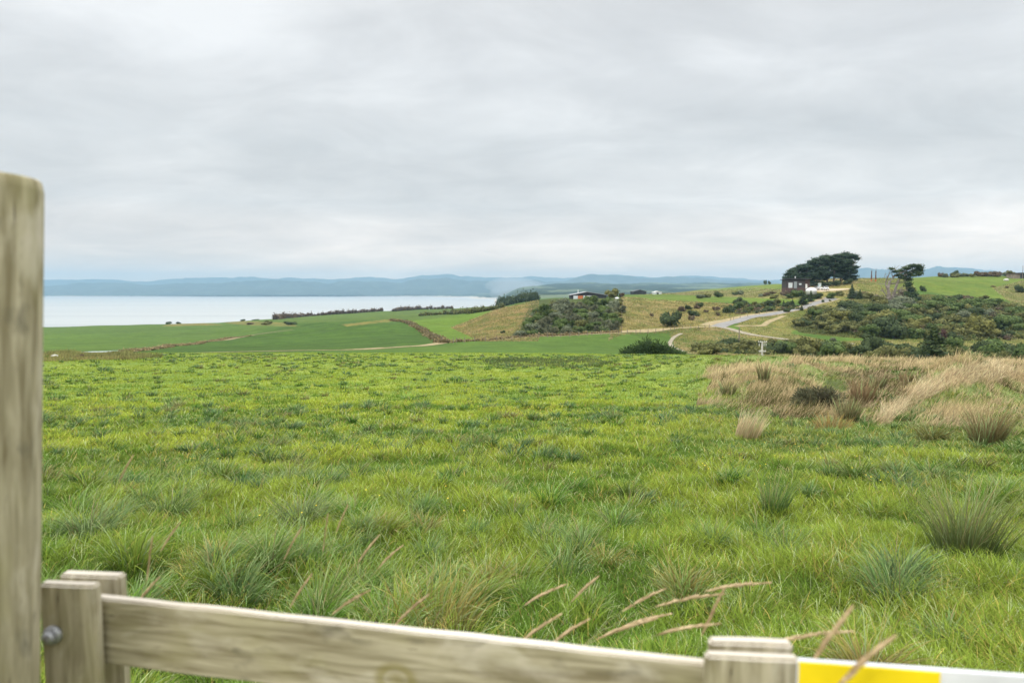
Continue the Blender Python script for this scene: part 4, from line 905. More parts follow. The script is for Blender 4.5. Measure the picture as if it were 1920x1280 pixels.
for (px, py, tone, r, h, lb, Yr) in [
    (1255,612,'dark',24,26,'big round dark green bush alone on the tan slope above the track',(150,300)),
    (1222,640,'dark',0,0,'',None),
    (1296,600,'brown',9,8,'small brown bush right of the big round dark bush',(150,300)), (1300,592,'dark',13,11,'dark oval bush up right of the big round bush',(150,300)),
    (1222,593,'brown',6,6,'tiny brown bush up left of the big round bush',(150,300)), (1278,583,'brown',9,9,'brownish bush high on the tan slope',(150,320)), (1310,575,'brown',7,8,'dark brown bush below the pale green strip',(150,320)),
    (943,625,'dark',6,6,'single tiny dark bush at the foot of the brown hillside',(150,260)),
    (1148,556,'yellow',20,15,'domed olive tree-like bush behind the low dark house',None), (1165,556,'brown',8,8,'brown bush right of the olive dome behind the low house',None),
    (1626,640,'dark',11,13,'small dark bush on the dry meadow below the big thicket',(150,230)), (1562,640,'grey',7,7,'tiny grey bush on the dry meadow left of the dark one',(150,230)),
    (1498,612,'olive',14,12,'rounded olive bush at the lower left corner of the big thicket',(150,260)),
    (1760,640,'maroon',14,20,'maroon leaved bush standing out at the front of the big thicket',(150,230)),
    (1830,630,'yellow',30,34,'large pale green domed bush at the front of the big thicket',(150,250)),
    (1668,632,'dark',34,34,'broad black green bush in the big thicket',(150,250)),
    (1730,546,'dark',6,11,'small dark bush standing alone right of the windswept tree',(250,360)),
    (1912,548,'dark',10,12,'dark bush by the right edge below the farm shed',(250,390)), (1888,540,'brown',4,4,'tiny dark bush on the pale slope at far right',(250,390)), (1862,538,'brown',5,3,'low dark scrub patch left of the far right slope',(250,390)),
    (1476,585,'dark',8,9,'small dark bush beside the road edge',(180,320)), (1543,567,'dark',3.5,6,'tiny dark bush on the inner road bend',(200,330)), (1556,565,'olive',3,4,'tiny olive bush right of the road bend',(200,330)),
    (150,672,'brown',10,10,'brown shrubby weed at the far left field edge',(50,84)), (205,670,'brown',14,9,'wide reddish weed near the white puddle',(50,84)), (232,673,'brown',6,7,'small grey weed right of the reddish one',(50,84)),
    (316,606,'dark',7,4,'dark coastal bush left of a pair on the cliff edge',(400,640)), (334,605,'dark',5,4,'dark coastal bush right of a pair on the cliff edge',(400,640)),
    (455,600,'dark',6,3,'dark flat bush on the cliff edge in the left field',(400,700)), (480,600,'dark',9,2,'long low bush right of the flat cliff bush',(400,700)),
    (500,609,'olive',14,7,'olive scrub bush in the left fields',(300,640)), (545,609,'dark',14,7,'dark green scrub bush right of the olive one in the fields',(300,640)), (470,608,'brown',8,4,'small brown scrub bush at the left of the field scrub',(300,640)),
    (1435,527,'dark',4,8,'far off dark tree clump on the skyline left of the brown house',(400,640)), (1443,527,'dark',3,6,'smaller far off tree clump on the skyline left of the brown house',(400,640)),
    (1790,518,'dark',8,10,'low windswept tree on the hilltop hedge',(300,420)), (1763,519,'brown',8,8,'flat topped brown tree at the left end of the hilltop hedge',(300,420))]:
    if not r: continue
    p = hit(px, py, *Yr) if Yr else ground(px, 335); k = p.y / F
    shrub(p - Vector((0, 0, .1)), tone, r * k, h * k, lb, None if 'tiny' not in lb else None)
p = hit(1533, 780, 14, 60)
v_, f_, c_ = lumps_mesh('b', [(0, 0, .42, .62, .6, .42), (-.35, -.1, .35, .42, .4, .34), (.38, .05, .38, .42, .42, .36), (.05, -.2, .62, .38, .38, .28), (-.3, .2, .55, .3, .3, .25)], 0.085, 620, (0.040, 0.036, 0.022), (0.13, 0.135, 0.075), 78, True, inner=.62)
o = mesh_np('shrub', v_ * 1.05, f_, M['leafcol'], colors=c_); o.location = p - Vector((0, 0, .05)); tag(o, 'round dark grey green bush on the near dry mound', 'shrub')
for i, px in enumerate((1500, 1518, 1535, 1552, 1568, 1590)):
    p = ground(px, 333, 522); shrub(p, 'dark', 2.6, 2.4, ['dark shrub under the left end of the pine grove', 'dark shrub under the pines behind the brown house', 'dark shrub under the pines by the pale cabin', 'dark shrub under the middle of the pine grove', 'dark shrub in the gap under the tallest pine', 'dark shrub under the rightmost pine'][i])
def scrub(name, poly, n, y0, y1, rr, hh, tones, label):
    xs = [a for a, b in poly]; ys = [b for a, b in poly]; L = []; o0 = hit(sum(xs) / len(xs), sum(ys) / len(ys), y0, y1); tries = 0
    while len(L) < n and tries < n * 20:
        tries += 1; px = rs.uniform(min(xs), max(xs)); py = rs.uniform(min(ys), max(ys))
        if not inpoly(np.array([px]), np.array([py]), poly)[0]: continue
        p = hit(px, py, y0, y1); r = rs.uniform(*rr); h = rs.uniform(*hh)
        L.append((p.x - o0.x, p.y - o0.y, p.z - o0.z + h * .25, r * rs.uniform(.8, 1.4), r, h))
    V = []; Fc = []; Cc = []; b = 0
    for k, t in enumerate(tones):
        v, f, c = lumps_mesh('s', L[k::len(tones)], 0.34, 60, *TONE[t], 500 + k, inner=.55); V.append(v); Fc.append(f + b); Cc.append(c); b += len(v)
    o = mesh_np(name, np.concatenate(V), np.concatenate(Fc), M['leafcol'], colors=np.concatenate(Cc)); o.location = o0; tag(o, label, 'scrub', kind='stuff')
scrub('scrub', [(1492,606),(1520,594),(1560,586),(1640,578),(1662,570),(1740,564),(1860,570),(1925,580),(1925,636),(1800,641),(1560,628)], 420, 150, 330, (1.0, 2.4), (0.8, 2.0), ['olive', 'green', 'yellow', 'olive', 'dark', 'brown'], 'matted low olive scrub filling the big hillside thicket')
scrub('scrub', [(967,632),(990,612),(1000,582),(1040,566),(1166,564),(1162,600),(1158,622),(1100,626)], 170, 150, 330, (0.9, 2.0), (0.7, 1.6), ['green', 'grey', 'olive', 'dark'], 'matted low scrub filling the square bush block')
scrub('scrub', [(1440,662),(1450,650),(1560,652),(1700,662),(1925,664),(1925,692),(1700,688),(1560,678)], 110, 105, 150, (0.8, 1.6), (0.7, 1.5), ['green', 'olive', 'dark'], 'low scrub filling the valley belt behind the mounds')
scrub('scrub', [(1290,664),(1340,652),(1400,645),(1450,650),(1450,668)], 50, 115, 175, (0.8, 1.7), (0.5, 1.1), ['olive', 'dark', 'yellow'], 'low scrub around the foot of the power pole')
scrub('scrub', [(1340,592),(1350,574),(1440,569),(1500,572),(1512,578),(1450,584),(1400,590)], 60, 190, 330, (0.9, 2.0), (0.6, 1.5), ['olive', 'dark', 'brown'], 'low dark scrub on the bank above the road bend')
# bush with upright shoots behind the near field's crest
v_, f_, c_ = lumps_mesh('b', [(x, 0, 0.25 + (1 - abs(x) * .8) * .35, 0.45, 0.4, 0.5 - abs(x + .15) * 0.25) for x in (-.95, -.55, -.15, .25, .7, 1.05)], 0.16, 220, (0.022, 0.040, 0.012), (0.075, 0.12, 0.035), 77, True)
v_ = v_ * np.array((3.3, 2.6, 3.0)); p = ground(1222, 100)
o = mesh_np('shrub', v_, f_, M['leafcol'], colors=c_); o.location = (p.x, p.y, p.z - 0.75); tag(o, 'dark wide bush with upright shoots at the far edge of the near field', 'shrub')

# hedges and dry banks: each its own strip of foliage
def hedge(pts, w, h, tone, label, y0, y1, cat='hedge', leaf=0.5):
    P = smooth_path([Vector((q.x, q.y, 0)) for q in (hit(a, b, y0, y1) for a, b in pts)], 6)
    c = P[len(P) // 2]; cz = float(gz(c.x, c.y)); L = []; acc = 0
    tot = sum((P[i+1] - P[i]).length for i in range(len(P)-1)); step = max(w * 0.8, tot / 60); d = 0
    for i in range(len(P) - 1):
        seg = (P[i+1] - P[i]).length
        while d < seg:
            q = P[i].lerp(P[i+1], d / seg) if seg > 0 else P[i]; z = float(gz(q.x, q.y)); s = rs.uniform(.7, 1.25); hh = h * rs.uniform(0.55, 1.3)
            L.append((q.x - c.x, q.y - c.y, z - cz + hh * 0.3, step * 0.75 * s, w * s * 0.6, hh * 0.75)); d += step
        d -= seg
    cd, cl = TONE[tone] if isinstance(tone, str) else tone
    v, f, cc = lumps_mesh('hedge', L, leaf, 46, cd, cl, len(L) + int(pts[0][0]))
    o = mesh_np('hedge', v, f, M['leafcol'], colors=cc); o.location = (c.x, c.y, cz); tag(o, label, cat)
SB = ((0.12, 0.095, 0.045), (0.33, 0.26, 0.13))
hedge([(515,599),(560,592),(620,589),(680,586),(716,583)], 5, 4.2, 'brown', 'long dark coastal hedge on the cliff edge left of the gap', 380, 900, leaf=0.9)
hedge([(740,583.5),(790,580),(850,578)], 6, 4.5, 'brown', 'dark coastal hedge on the cliff edge right of the gap', 450, 1000, leaf=0.9)
hedge([(790,592),(850,589),(900,585),(950,580)], 4, 3, 'olive', 'broken hedge crossing the bright field at centre', 380, 700, leaf=0.7)
hedge([(735,601),(760,604),(790,618),(815,633),(832,643)], 1.3, 1.0, ((0.09,0.075,0.035),(0.26,0.20,0.10)), 'dark bank hedge bending down between the dark and bright fields', 150, 420, leaf=0.4)
hedge([(850,641.5),(950,635),(1060,629),(1160,623)], 1.0, 0.7, SB, 'low brown weedy strip along the farm track', 120, 260, leaf=0.3)
hedge([(935,576),(960,570),(1003,563)], 9, 8, 'dark', 'dark shelter belt of trees on the headland at centre', 420, 620, 'shelter belt', leaf=1.0)
hedge([(240,659),(320,649),(420,636),(480,628)], 0.8, 0.55, SB, 'low brown grassy strip on the left bank line', 90, 400, leaf=0.3)

# ------------------------------------------------------------------ trees
def conifer(px, py, Y0, Y1, hpx, wpx, label, group=None, seed=1, lean=0.0, tone='dark'):
    p = hit(px, py, Y0, Y1); k = p.y / F; H = hpx * k; Wd = wpx * k * 0.5; rg = random.Random(seed)
    t = empty('young_pine', p - Vector((0, 0, .1))); tag(t, label, 'tree', group)
    MB().tube([(0, 0, 0), (lean * H * .3, 0, H * .5), (lean * H * .6, 0, H * .93)], [0.035 * H, 0.022 * H, 0.006 * H], 7).build('trunk', M['bark'], t)
    L = []
    n = 11
    for i in range(n):
        u = i / (n - 1); r = Wd * (1.0 - 0.80 * u) * rg.uniform(0.55, 0.8); m = 3 if u < 0.75 else 1
        for q in range(m):
            a = rg.uniform(0, 6.28); d = Wd * (1 - u) * 0.45 if m > 1 else 0
            L.append((lean * H * u * .6 + math.cos(a) * d, math.sin(a) * d, H * (0.12 + 0.84 * u), r, r, H * 0.075))
    v, f, c = lumps_mesh('c', L, max(0.16, H * 0.05), 40, *TONE[tone], seed, inner=0.7)
    mesh_np('crown', v, f, M['leafcol'], t, colors=c)
GP = 'young pines dotted along the road'
for i, a in enumerate([(1506,572,25,23,'bushy young pine left of a pair beside the road below the brown house'), (1520,566,22,15,'slimmer young pine right of a pair beside the road below the brown house'),
     (1597,561,28,19,'young pine left of a pair on the bank below the windswept tree'), (1612,562,20,15,'shorter young pine right of a pair on the bank below the windswept tree'),
     (1486,577,16,14,'young pine beside the road near the dark belt'), (1469,578,15,14,'young pine left of the roadside one near the dark belt'), (1503,582,11,8,'tiny young pine on the inside edge of the road')]):
    conifer(a[0], a[1], 190, 340, a[2], a[3], a[4], GP, 40 + i)
conifer(1752, 700, 100, 130, 86, 104, 'big dark bushy pine rising from the valley belt at right', None, 60, -0.1)

def big_pine(px, Y, htop, cw, ch, label, seed, py_base=524, trunk_show=True, tx_off=0):
    p = ground(px, Y, 520); k = Y / F; rg = random.Random(seed)
    ztop = float(slope(htop)) * Y; H = ztop - p.z
    t = empty('pine_tree', p); tag(t, label, 'tree', 'pines in the shelter grove')
    mb = MB(); lean = tx_off * k
    mb.tube([(0, 0, -0.3), (lean * .3, 0, H * .35), (lean * .8, 0, H * .7), (lean, 0, H * .88)], [0.5, 0.38, 0.24, 0.08], 8)
    for q in range(5):
        a = rg.uniform(0, 6.28); z0 = H * rg.uniform(.35, .7); d = cw * k * rg.uniform(.2, .4)
        mb.tube([(lean * .5, 0, z0), (lean * .6 + math.cos(a) * d * .6, math.sin(a) * d * .6, z0 + H * .08), (lean * .7 + math.cos(a) * d, math.sin(a) * d, z0 + H * .18)], [0.16, 0.1, 0.04], 6)
    mb.build('trunk', M['bark'], t)
    L = []; R_ = cw * k * 0.5; hh = ch * k
    for q in range(42):
        u = rg.random(); a = rg.uniform(0, 6.28); rr = R_ * math.sqrt(rg.random()) * math.sin(math.pi * (0.18 + 0.70 * u)) ** .6
        s = rg.uniform(0.20, 0.38) * R_ + 0.5
        L.append((lean + math.cos(a) * rr, math.sin(a) * rr, H - hh * (1 - u * 0.93) - 0.2, s * 1.2, s * 1.2, s * 0.62))
    v, f, c = lumps_mesh('c', L, 0.46, 64, (0.016, 0.032, 0.019), (0.065, 0.100, 0.050), seed, inner=0.75)
    mesh_np('crown', v, f, M['leafcol'], t, colors=c)
for i, a in enumerate([(1483,335,506,26,22,'lowest pine at the left tip of the shelter grove'), (1496,340,500,32,30,'second pine from the left in the shelter grove, sloping outline'),
    (1510,336,494,36,36,'third pine from the left of the grove, behind the brown house'), (1524,342,487,38,42,'fourth pine from the left of the grove, dense to the ground'),
    (1537,338,481,38,46,'fifth pine from the left of the grove, over the pale cabin'), (1551,344,476,38,48,'sixth pine from the left of the grove, dense rounded crown'),
    (1563,338,474.5,38,42,'pine with bare trunk left of the grove gap'), (1576,342,472,38,42,'tallest pine of the shelter grove, bare leaning trunk'), (1589,338,473,36,50,'rightmost pine of the grove with foliage to the ground')]):
    big_pine(a[0], a[1], a[2], a[3], a[4], a[5], 200 + i, tx_off=(0 if i < 6 else 3))

def windswept():
    p = hit(1668, 566, 200, 330); Y = p.y; k = Y / F
    t = empty('windswept_tree', p); tag(t, 'old windswept tree with bare grey limbs and a flat crown blown to the right', 'tree')
    def q(px, py, dy=0): v = at(px, py, Y + dy); return v - p
    mb = MB()
    tw = [[(1668,568,.30),(1667,552,.30),(1665,540,.26),(1668,528,.22),(1676,518,.18),(1690,511,.13),(1706,505,.08)],
          [(1671,568,.28),(1676,552,.24),(1680,538,.22),(1684,526,.18),(1694,517,.13),(1710,510,.08)],
          [(1665,545,.16),(1660,532,.12),(1664,520,.10),(1668,512,.06)], [(1666,560,.18),(1655,556,.13),(1644,555,.07)], [(1670,532,.13),(1684,531,.10),(1698,528,.06)],
          [(1680,545,.14),(1692,543,.10),(1702,545,.06)], [(1664,556,.12),(1656,546,.08),(1652,536,.04)], [(1676,524,.10),(1672,514,.07),(1678,507,.04)], [(1668,552,.14),(1680,556,.1),(1690,564,.06)]]
    rg = random.Random(9)
    for br in tw:
        dy = rg.uniform(-1.2, 1.2); mb.tube([q(a, b, dy * i / len(br)) for i, (a, b, r) in enumerate(br)], [r * 2.1 for a, b, r in br], 7)
        for _ in range(5):
            i = rg.randrange(1, len(br)); a, b, r = br[i]
            mb.tube([q(a, b), q(a + rg.uniform(-6, 7), b - rg.uniform(0, 7), rg.uniform(-1, 1)), q(a + rg.uniform(-9, 11), b - rg.uniform(0, 11), rg.uniform(-1.5, 1.5))], [r * .7, .09, .05], 5)
    mb.build('trunk', M['dead'], t)
    L = []
    for (a, b, w, h) in [(1672,504,6,2.5),(1680,509,7,3),(1684,516,6,3),(1692,520,7,3.5),(1690,508,9,4),(1700,503,9,4.5),(1712,499,10,4.5),(1722,500,9,6),(1728,506,6,5),(1723,513,8,5),(1714,508,9,5),(1704,513,9,5),(1696,517,8,4),(1702,524,8,5),(1704,533,7,6),(1708,543,8,7),(1713,552,9,8),(1718,560,10,8),(1709,556,7,7),(1697,551,6,5),(1712,517,7,3)]:
        for _ in range(2):
            v = q(a + rg.uniform(-2, 2), b + rg.uniform(-1, 1), rg.uniform(-1.4, 1.4)); L.append((v.x, v.y, v.z, w * k * 1.05, w * k * .9, h * k * 1.0))
    v, f, c = lumps_mesh('c', L, 0.40, 90, (0.020, 0.036, 0.018), (0.085, 0.125, 0.045), 91, inner=.7)
    mesh_np('crown', v, f, M['leafcol'], t, colors=c)
    L = []
    for (a, b, w, h) in [(1684,556,10,8),(1694,560,10,8),(1676,562,9,6),(1690,548,7,6)]:
        v = q(a, b, -0.5); L.append((v.x, v.y, v.z, w * k, w * k * .8, h * k))
    v, f, c = lumps_mesh('c', L, 0.30, 160, (0.12, 0.10, 0.075), (0.32, 0.28, 0.23), 92, inner=.6)
    mesh_np('dead_twigs', v, f, M['leafcol'], t, colors=c)  # lumps standing for a mass of dead twigs low on the tree
windswept()

# ------------------------------------------------------------------ buildings
def brown_house():
    Y = 303; k = Y / F; p = ground(1490, Y, 540); zb = float(slope(545.5)) * Y
    h = empty('brown_house', (float(tx(1473.5, 540)) * Y, Y, zb), R(-7)); h.scale = (0.86,) * 3; tag(h, 'boxy dark brown timber house with flat roof and reddish base beside the pines', 'house')
    W = 9.3; Dp = 8.0; Ht = 5.9
    MB().box((0, 0, -1.2), (W, Dp, 1.7)).build('base_wall', M['red_board'], h)
    MB().box((-0.02, -0.02, 1.7), (W + .02, Dp, Ht)).build('wall', M['dark_board'], h)
    MB().box((W + .02, 0.8, -1.0), (W + 2.6, Dp - .5, Ht - .15)).build('side_wing', M['red_board'], h)
    r = MB().prism([(-0.9, Ht + .25), (Dp + .4, Ht - .1), (Dp + .4, Ht + .14), (-0.9, Ht + .5)], -0.9, W + 3.2).build('roof', M['roof_dark'], h)
    MB().tube([(4.9, 1.6, Ht + .3), (4.9, 1.6, Ht + 1.7)], .2, 10).build('flue', M['white'], r)
    for (x0, x1, z0, z1, mt) in [(1.35, 3.05, 1.75, 4.1, 'curtain'), (3.9, 5.4, 1.4, 4.8, 'curtain'), (6.4, 7.6, 3.1, 3.9, 'curtain')]:
        w = MB().box((x0 - .12, -0.09, z0 - .12), (x1 + .12, -0.025, z1 + .12)).build('window', M['roof_dark'] if x0 > 3 else M['white'], h)
        MB().box((x0, -0.13, z0), (x1, -0.092, z1)).build('pane', M['curtain'] if x0 < 3 or x0 > 6 else plain('grey_pane', (0.22, 0.26, 0.28), 0.15, 0.6), w)
    MB().box((4.2, -0.06, -1.0), (5.2, -0.003, 1.0)).build('door', M['tyre'], h)
    d = MB().box((W + .2, -0.4, 1.3), (W + 1.5, 0.78, 1.45))
    for x in (W + .3, W + 1.4): d.tube([(x, -.3, -1), (x, -.3, 1.3)], .06, 6)
    for i in range(5): d.tube([(W + .25 + i * .3, -.35, 1.45), (W + .25 + i * .3, -.35, 2.4)], .025, 5)
    d.tube([(W + .2, -.35, 2.4), (W + 1.5, -.35, 2.4)], .035, 6); d.build('balcony', M['white'], h)
    dr = MB().box((W + .5, 0.70, 1.5), (W + 1.4, 0.797, 3.6)).build('side_door', M['white'], h)
brown_house()
def low_house():
    Y = 322; k = Y / F; z = float(slope(562.5)) * Y
    h = empty('low_house', (float(tx(1072, 555)) * Y, Y, z), R(4)); tag(h, 'low charcoal house with shallow gable roof and orange doors behind the bush block', 'house')
    W = 16.5; Dp = 8
    prof = [(0, -1), (W, -1), (W, 2.35), (7.2, 3.75), (0, 2.35)]
    MB().prism(prof, 0, Dp, 'y').build('wall', M['black_wall'], h)
    t = .18
    r = MB().prism([(-.5, 2.3), (7.2, 3.80), (7.2, 3.80 + t), (-.5, 2.3 + t)], -.5, Dp + .4, 'y').prism([(7.205, 3.80), (W + .8, 2.20), (W + .8, 2.2 + t), (7.205, 3.8 + t)], -.5, Dp + .4, 'y').build('roof', M['steel'], h)
    MB().tube([(3.5, 3, 2.9), (3.5, 3, 4.9)], .13, 8).build('flue', M['white'], r)
    MB().box((3.0, -.07, 0), (5.3, -.003, 2.05)).build('door', M['orange'], h)
    for x0, x1, z0, z1 in [(.9, 2.8, .3, 2.0), (5.6, 6.2, 0.2, 2.0), (7.2, 9.3, 1.0, 1.95)]:
        w = MB().box((x0 - .1, -.07, z0 - .1), (x1 + .1, -.003, z1 + .1)).build('window', M['white'], h)
        MB().box((x0, -.1, z0), (x1, -.072, z1)).build('pane', M['curtain'], w)
    MB().box((-.35, -2.2, .05), (W * .75, -.1, .25)).build('deck', M['pole_wood'], h)
low_house()
def tank(px, py, Y, w, hgt, name, label):
    k = Y / F; p = at(px, py, Y); t = empty(name, p); tag(t, label, 'water tank'); r = w * k / 2; H = hgt * k
    MB().tube([(0, 0, -.8), (0, 0, H * .35), (0, 0, H * .42), (0, 0, H * .46), (0, 0, H * .72), (0, 0, H * .9), (0, 0, H)], [r, r, r * 1.03, r, r * .85, r * .5, r * .12], 24).build('tank_body', M['white'], t, smooth=True)
    MB().tube([(0, 0, H), (0, 0, H + .12)], .28, 12).build('lid', M['steel'], t)
tank(1157, 563, 300, 9, 6, 'water_tank', 'small white round water tank at the corner of the bush block')
tank(1521, 548.5, 283, 19, 9.5, 'water_tank', 'white domed tank in front of the brown house')
def far_shed(px, Y, py, W, D, H, wall, roof, label):
    h = empty('farm_shed', at(px, py, Y), R(8)); tag(h, label, 'shed')
    MB().prism([(0, -1.5), (W, -1.5), (W, H * .6), (W / 2, H), (0, H * .6)], 0, D, 'y').build('wall', M[wall], h)
    MB().prism([(-.3, H * .58), (W/2, H * 1.02), (W/2, H * 1.02 + .2), (-.3, H * .58 + .2)], -.3, D + .3, 'y').prism([(W/2 + .004, H * 1.02), (W + .3, H * .58), (W + .3, H * .58 + .2), (W/2 + .004, H * 1.02 + .2)], -.3, D + .3, 'y').build('roof', M[roof], h)
    MB().box((W * .3, -.06, -1), (W * .6, -.003, H * .5)).build('door', M['tyre'], h)
far_shed(1188, 520, 551, 10, 8, 3.0, 'black_wall', 'roof_dark', 'far dark shed left of the pale one beyond the low house')
far_shed(1227, 500, 551, 5.5, 5, 1.9, 'curtain', 'white', 'small far pale roofed shed right of the dark shed')
def edge_shed():
    Y = 385; k = Y / F; h = empty('timber_shed', at(1897, 521.5, Y), R(-4)); tag(h, 'brown timber shed with dark opening at the right edge of the hilltop', 'shed')
    MB().box((0, 0, -1), (4.6, 5, 2.4)).build('wall', M['pole_wood'], h)
    MB().box((4.61, -.4, -1), (10, 5, 2.9)).build('shaded_bay', M['black_wall'], h)  # closed box; its dark colour stands in for the bay's shaded inside
    MB().box((-.3, -.5, 2.42), (4.58, 5.2, 2.62)).build('roof', M['rust'], h)
    MB().box((4.4, -.7, 2.92), (10.3, 5.2, 3.1)).build('bay_roof', M['roof_dark'], h)
edge_shed()
def cabin():
    Y = 322; h = empty('portable_cabin', ground(1537, Y, 522)); tag(h, 'narrow pale green cabin under the pines', 'cabin')
    gm = plain('pale_green', (0.33, 0.45, 0.42))
    MB().box((-.55, -.55, 0), (.55, .55, 2.3)).build('body', gm, h); MB().prism([(-.62, 2.3), (.62, 2.3), (.62, 2.4), (0, 2.55), (-.62, 2.4)], -.62, .62, 'y').build('roof', M['white'], h)
    MB().box((-.38, -.6, .1), (.38, -.553, 2.05)).build('door', M['curtain'], h)
cabin()
# white cars -----------------------------------------------------------------
def car(px, Y, py, rz, label, tall):
    c = empty('parked_car', hit(px, py, 250, 330) if False else Vector((float(tx(px, py)) * Y, Y, float(gz(float(tx(px, py)) * Y, Y)) + .1)), rz); tag(c, label, 'car', 'white cars parked in the sandy yard')
    H = 1.5 * tall
    side = [(-2.2, .35), (2.2, .35), (2.25, .75), (2.0, .95), (1.2, 1.0), (.55, H), (-1.5, H), (-2.1, 1.0), (-2.25, .8)]
    MB().prism(side, -.87, .87, 'x').build('body', M['white'], c, 0.05)
    MB().prism([(1.22, 1.02), (.60, H - .07), (.57, H - .07), (1.18, 1.02)], -.74, .74, 'x', Matrix.Translation((0, .035, 0.01))).build('windscreen', M['glass'], c)
    MB().prism([(-1.55, H - .08), (-2.02, 1.05), (-2.06, 1.05), (-1.59, H - .08)], -.7, .7, 'x', Matrix.Translation((0, -.03, 0.01))).build('rear_window', M['glass'], c)
    for s in (-1, 1):
        MB().prism([(1.0, 1.03), (.5, H - .09), (-1.42, H - .09), (-1.85, 1.03)], s * .872, s * .885, 'x').build('side_window', M['glass'], c)
        MB().box((s * .72 - .16, 2.2, .62), (s * .72 + .16, 2.262, .82)).build('headlight', M['porcelain'], c)
        for y in (-1.35, 1.4):
            w = MB().tube([(s * .70, y, .34), (s * .9, y, .34)], .34, 18).build('wheel', M['tyre'], c)
            MB().tube([(s * .9, y, .34), (s * .915, y, .34)], .2, 12).build('rim', M['steel'], w)
    MB().box((-.5, 2.24, .42), (.5, 2.272, .6)).build('grille', M['tyre'], c)
car(1534, 306, 540, R(196), 'white car on the left of the two parked in the sandy yard', 1.0)
car(1548, 307, 540, R(172), 'taller white car on the right of the two parked in the sandy yard', 1.12)
# poles ------------------------------------------------------------------------
def power_pole():
    Y = 118; k = Y / F; b = ground(1428, Y, 660); zt = float(slope(640)) * Y; x = float(tx(1429, 650)) * Y
    t = empty('power_pole', (x, Y, b.z)); tag(t, 'pale concrete power pole with two crossarms beyond the near field', 'power pole')
    H = zt - b.z
    MB().prism([(-.15, 0), (.15, 0), (.1, H), (-.1, H)], -.11, .11, 'y').build('pole', M['concrete'], t)
    for dz, w in ((-0.12, 0.75), (-1.75, 0.6)):
        a = MB().box((-w, -.18, H + dz - .05), (w, -.112, H + dz + .05)).build('crossarm', M['concrete'], t)
        for xx in (-w + .06, -w * .45, w * .45, w - .06):
            MB().tube([(xx, -.145, H + dz + .05), (xx, -.145, H + dz + .1), (xx, -.145, H + dz + .24)], [.025, .06, .04], 8).build('insulator', M['porcelain'], a)
    for xx in (-.6, .25, .6): MB().tube([(xx, -.2, H - .75), (xx, -.2, H - .38)], .045, 7).build('insulator', M['porcelain'], t)
    b2 = MB().tube([(-.55, -.15, H - 2.25), (0, -.15, H - 2.4), (.4, -.15, H - 2.3)], .03, 6).build('brace', M['steel'], t)
power_pole()
def wood_pole(px, Y, pyt, pyb, r, name, label, arm=False, cat='pole', mat='pole_wood'):
    a = at(px, pyb, Y); z = float(gz(a.x, Y)); zt = float(slope(pyt)) * Y; t = empty(name, (a.x, Y, min(z, a.z))); tag(t, label, cat); H = zt - min(z, a.z)
    MB().tube([(0, 0, 0), (0, 0, H)], [r, r * .75], 10).build('shaft', M[mat], t)
    if arm: MB().box((-.7, -r - .1, H - .45), (.7, -r - .002, H - .3)).build('crossarm', M['pole_wood'], t)
    else: MB().tube([(0, 0, H), (0, 0, H + .08)], [r * .8, r * .3], 10).build('cap', M['steel'], t)
wood_pole(1385.5, 172, 614, 646, .16, 'timber_pole', 'brown timber pole standing before the road junction')
wood_pole(1917, 380, 498, 521, .14, 'timber_pole', 'slim timber pole beside the shed at the right edge')
for px, lb in ((1634, 'left of the two tall carved brown posts on the hilltop'), (1642, 'right of the two tall carved brown posts on the hilltop')):
    Y = 345; a = ground(px, Y, 520); t = empty('carved_post', a); tag(t, lb, 'post', 'carved posts on the hilltop'); H = float(slope(508)) * Y - a.z
    MB().tube([(0, 0, 1.3), (0, 0, H * .6), (0, 0, H * .62), (0, 0, H)], [.30, .30, .24, .24], 10).build('shaft', M['rust'], t)
    MB().tube([(0, 0, -.3), (0, 0, 1.29)], .34, 10).build('painted_base', M['rust2'], t)
    m = MB()
    for s in (-1, 1): m.tube([(s * .1, 0, H), (s * .35, 0, H + .7), (s * .25, 0, H + 1.2)], .04, 5)
    m.build('finial', M['pole_wood'], t)
# stone / bag at far left, sheep-like white stone on the hilltop
def stone(px, Y, py, r, label):
    p = ground(px, Y, py); V0, F0 = ICO2; k = 0.75 + 0.45 * fbm(V0[:, 0] * 1.3 + px, V0[:, 1] * 1.3 + V0[:, 2], 3, 5)
    o = mesh_np('boulder', V0 * k[:, None] * np.array((r * 1.3, r, r * .75)), F0, M['concrete'], smooth=True); o.location = p + Vector((0, 0, r * .35)); tag(o, label, 'boulder')
stone(103, 66, 674, .32, 'small white stone in the dry weeds by the round post')
stone(1887, 372, 519, 1.1, 'pale boulder on the hilltop left of the timber shed')
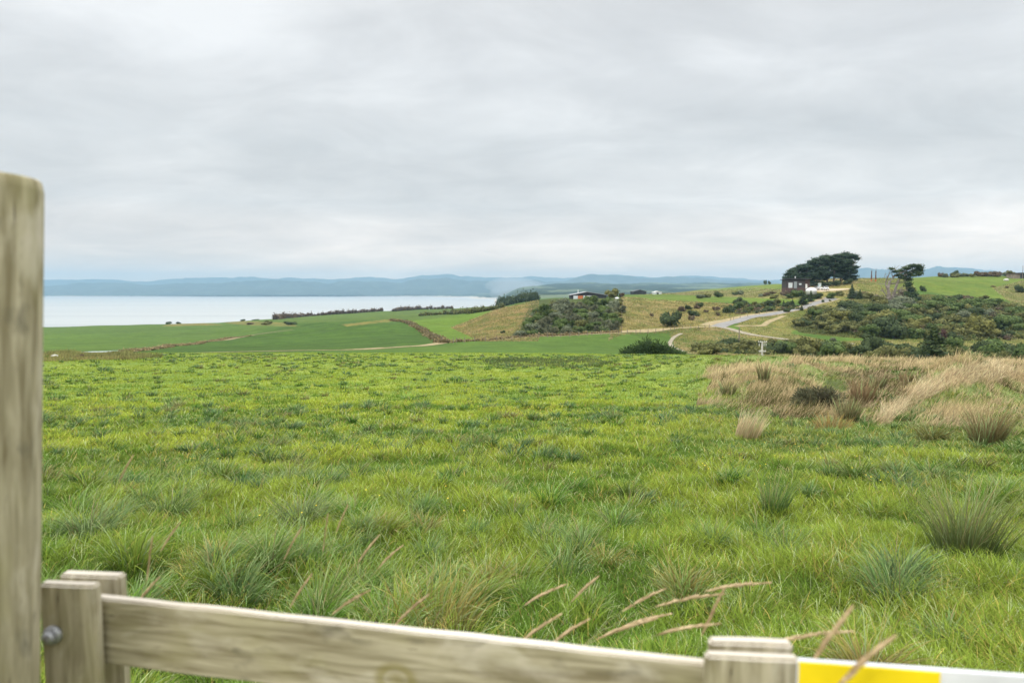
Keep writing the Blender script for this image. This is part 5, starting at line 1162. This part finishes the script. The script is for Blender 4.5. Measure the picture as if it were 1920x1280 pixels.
# roadside fence posts
pp = MB().tube([(0, 0, -.2), (0, 0, 1.25)], [.09, .075], 7).build('fence_post', M['pole_wood'], me_only=True)
def posts(pts, n, y0, y1, label, group):
    P = smooth_path([hit(a, b, y0, y1) for a, b in pts], 12)
    for i in range(n):
        q = P[int(i * (len(P) - 1) / max(1, n - 1))]; o = bpy.data.objects.new('fence_post', pp); col.objects.link(o); o.location = (q.x, q.y, float(gz(q.x, q.y))); tag(o, label, 'fence post', group)
posts([(850,643),(960,637),(1060,632),(1160,627),(1250,621),(1330,616)], 34, 120, 260, 'small timber fence post in the line along the farm track', 'fence posts along the farm track')
posts([(1370,601),(1420,590),(1470,581),(1510,571)], 14, 180, 330, 'small timber fence post in the line along the sealed road', 'fence posts along the sealed road')
posts([(760,606),(795,622),(830,641)], 9, 150, 420, 'small timber fence post on the dark bank between the fields', 'fence posts on the bank')
posts([(1165,624),(1166,600),(1166,580),(1167,566)], 9, 150, 330, 'small timber fence post along the right side of the bush block', 'fence posts beside the bush block')

# ------------------------------------------------------------------ air
def haze():
    m = bpy.data.materials.new('haze'); m.use_nodes = True; N = m.node_tree.nodes; N.remove(N['Principled BSDF'])
    v = N.new('ShaderNodeVolumePrincipled'); v.inputs['Color'].default_value = (0.41, 0.655, 0.845, 1); v.inputs['Density'].default_value = 1.08e-4; v.inputs['Anisotropy'].default_value = 0.0
    m.node_tree.links.new(v.outputs[0], N['Material Output'].inputs['Volume'])
    o = MB().box((-40000, -200, -90), (40000, 15500, 430)).build('haze', m); tag(o, 'thin blue sea haze over the land', kind='stuff')
haze()
def spray():
    m = bpy.data.materials.new('sea_spray'); m.use_nodes = True; N = m.node_tree.nodes; N.remove(N['Principled BSDF'])
    v = N.new('ShaderNodeVolumePrincipled'); v.inputs['Color'].default_value = (0.72, 0.80, 0.84, 1); v.inputs['Density'].default_value = 1.0e-3
    m.node_tree.links.new(v.outputs[0], N['Material Output'].inputs['Volume'])
    V0, F0 = ICO3; c = at(968, 541, 5000); k = 0.7 + 0.6 * fbm(V0[:, 0] * 1.6 + 3, V0[:, 2] * 1.4 + V0[:, 1], 3, 8)
    o = mesh_np('sea_spray', V0 * k[:, None] * np.array((230, 420, 88)), F0, m, smooth=True); o.location = c; tag(o, 'white spray mist hanging over the far beach', kind='stuff')
spray()
print('shrubs', shrub_count[0])
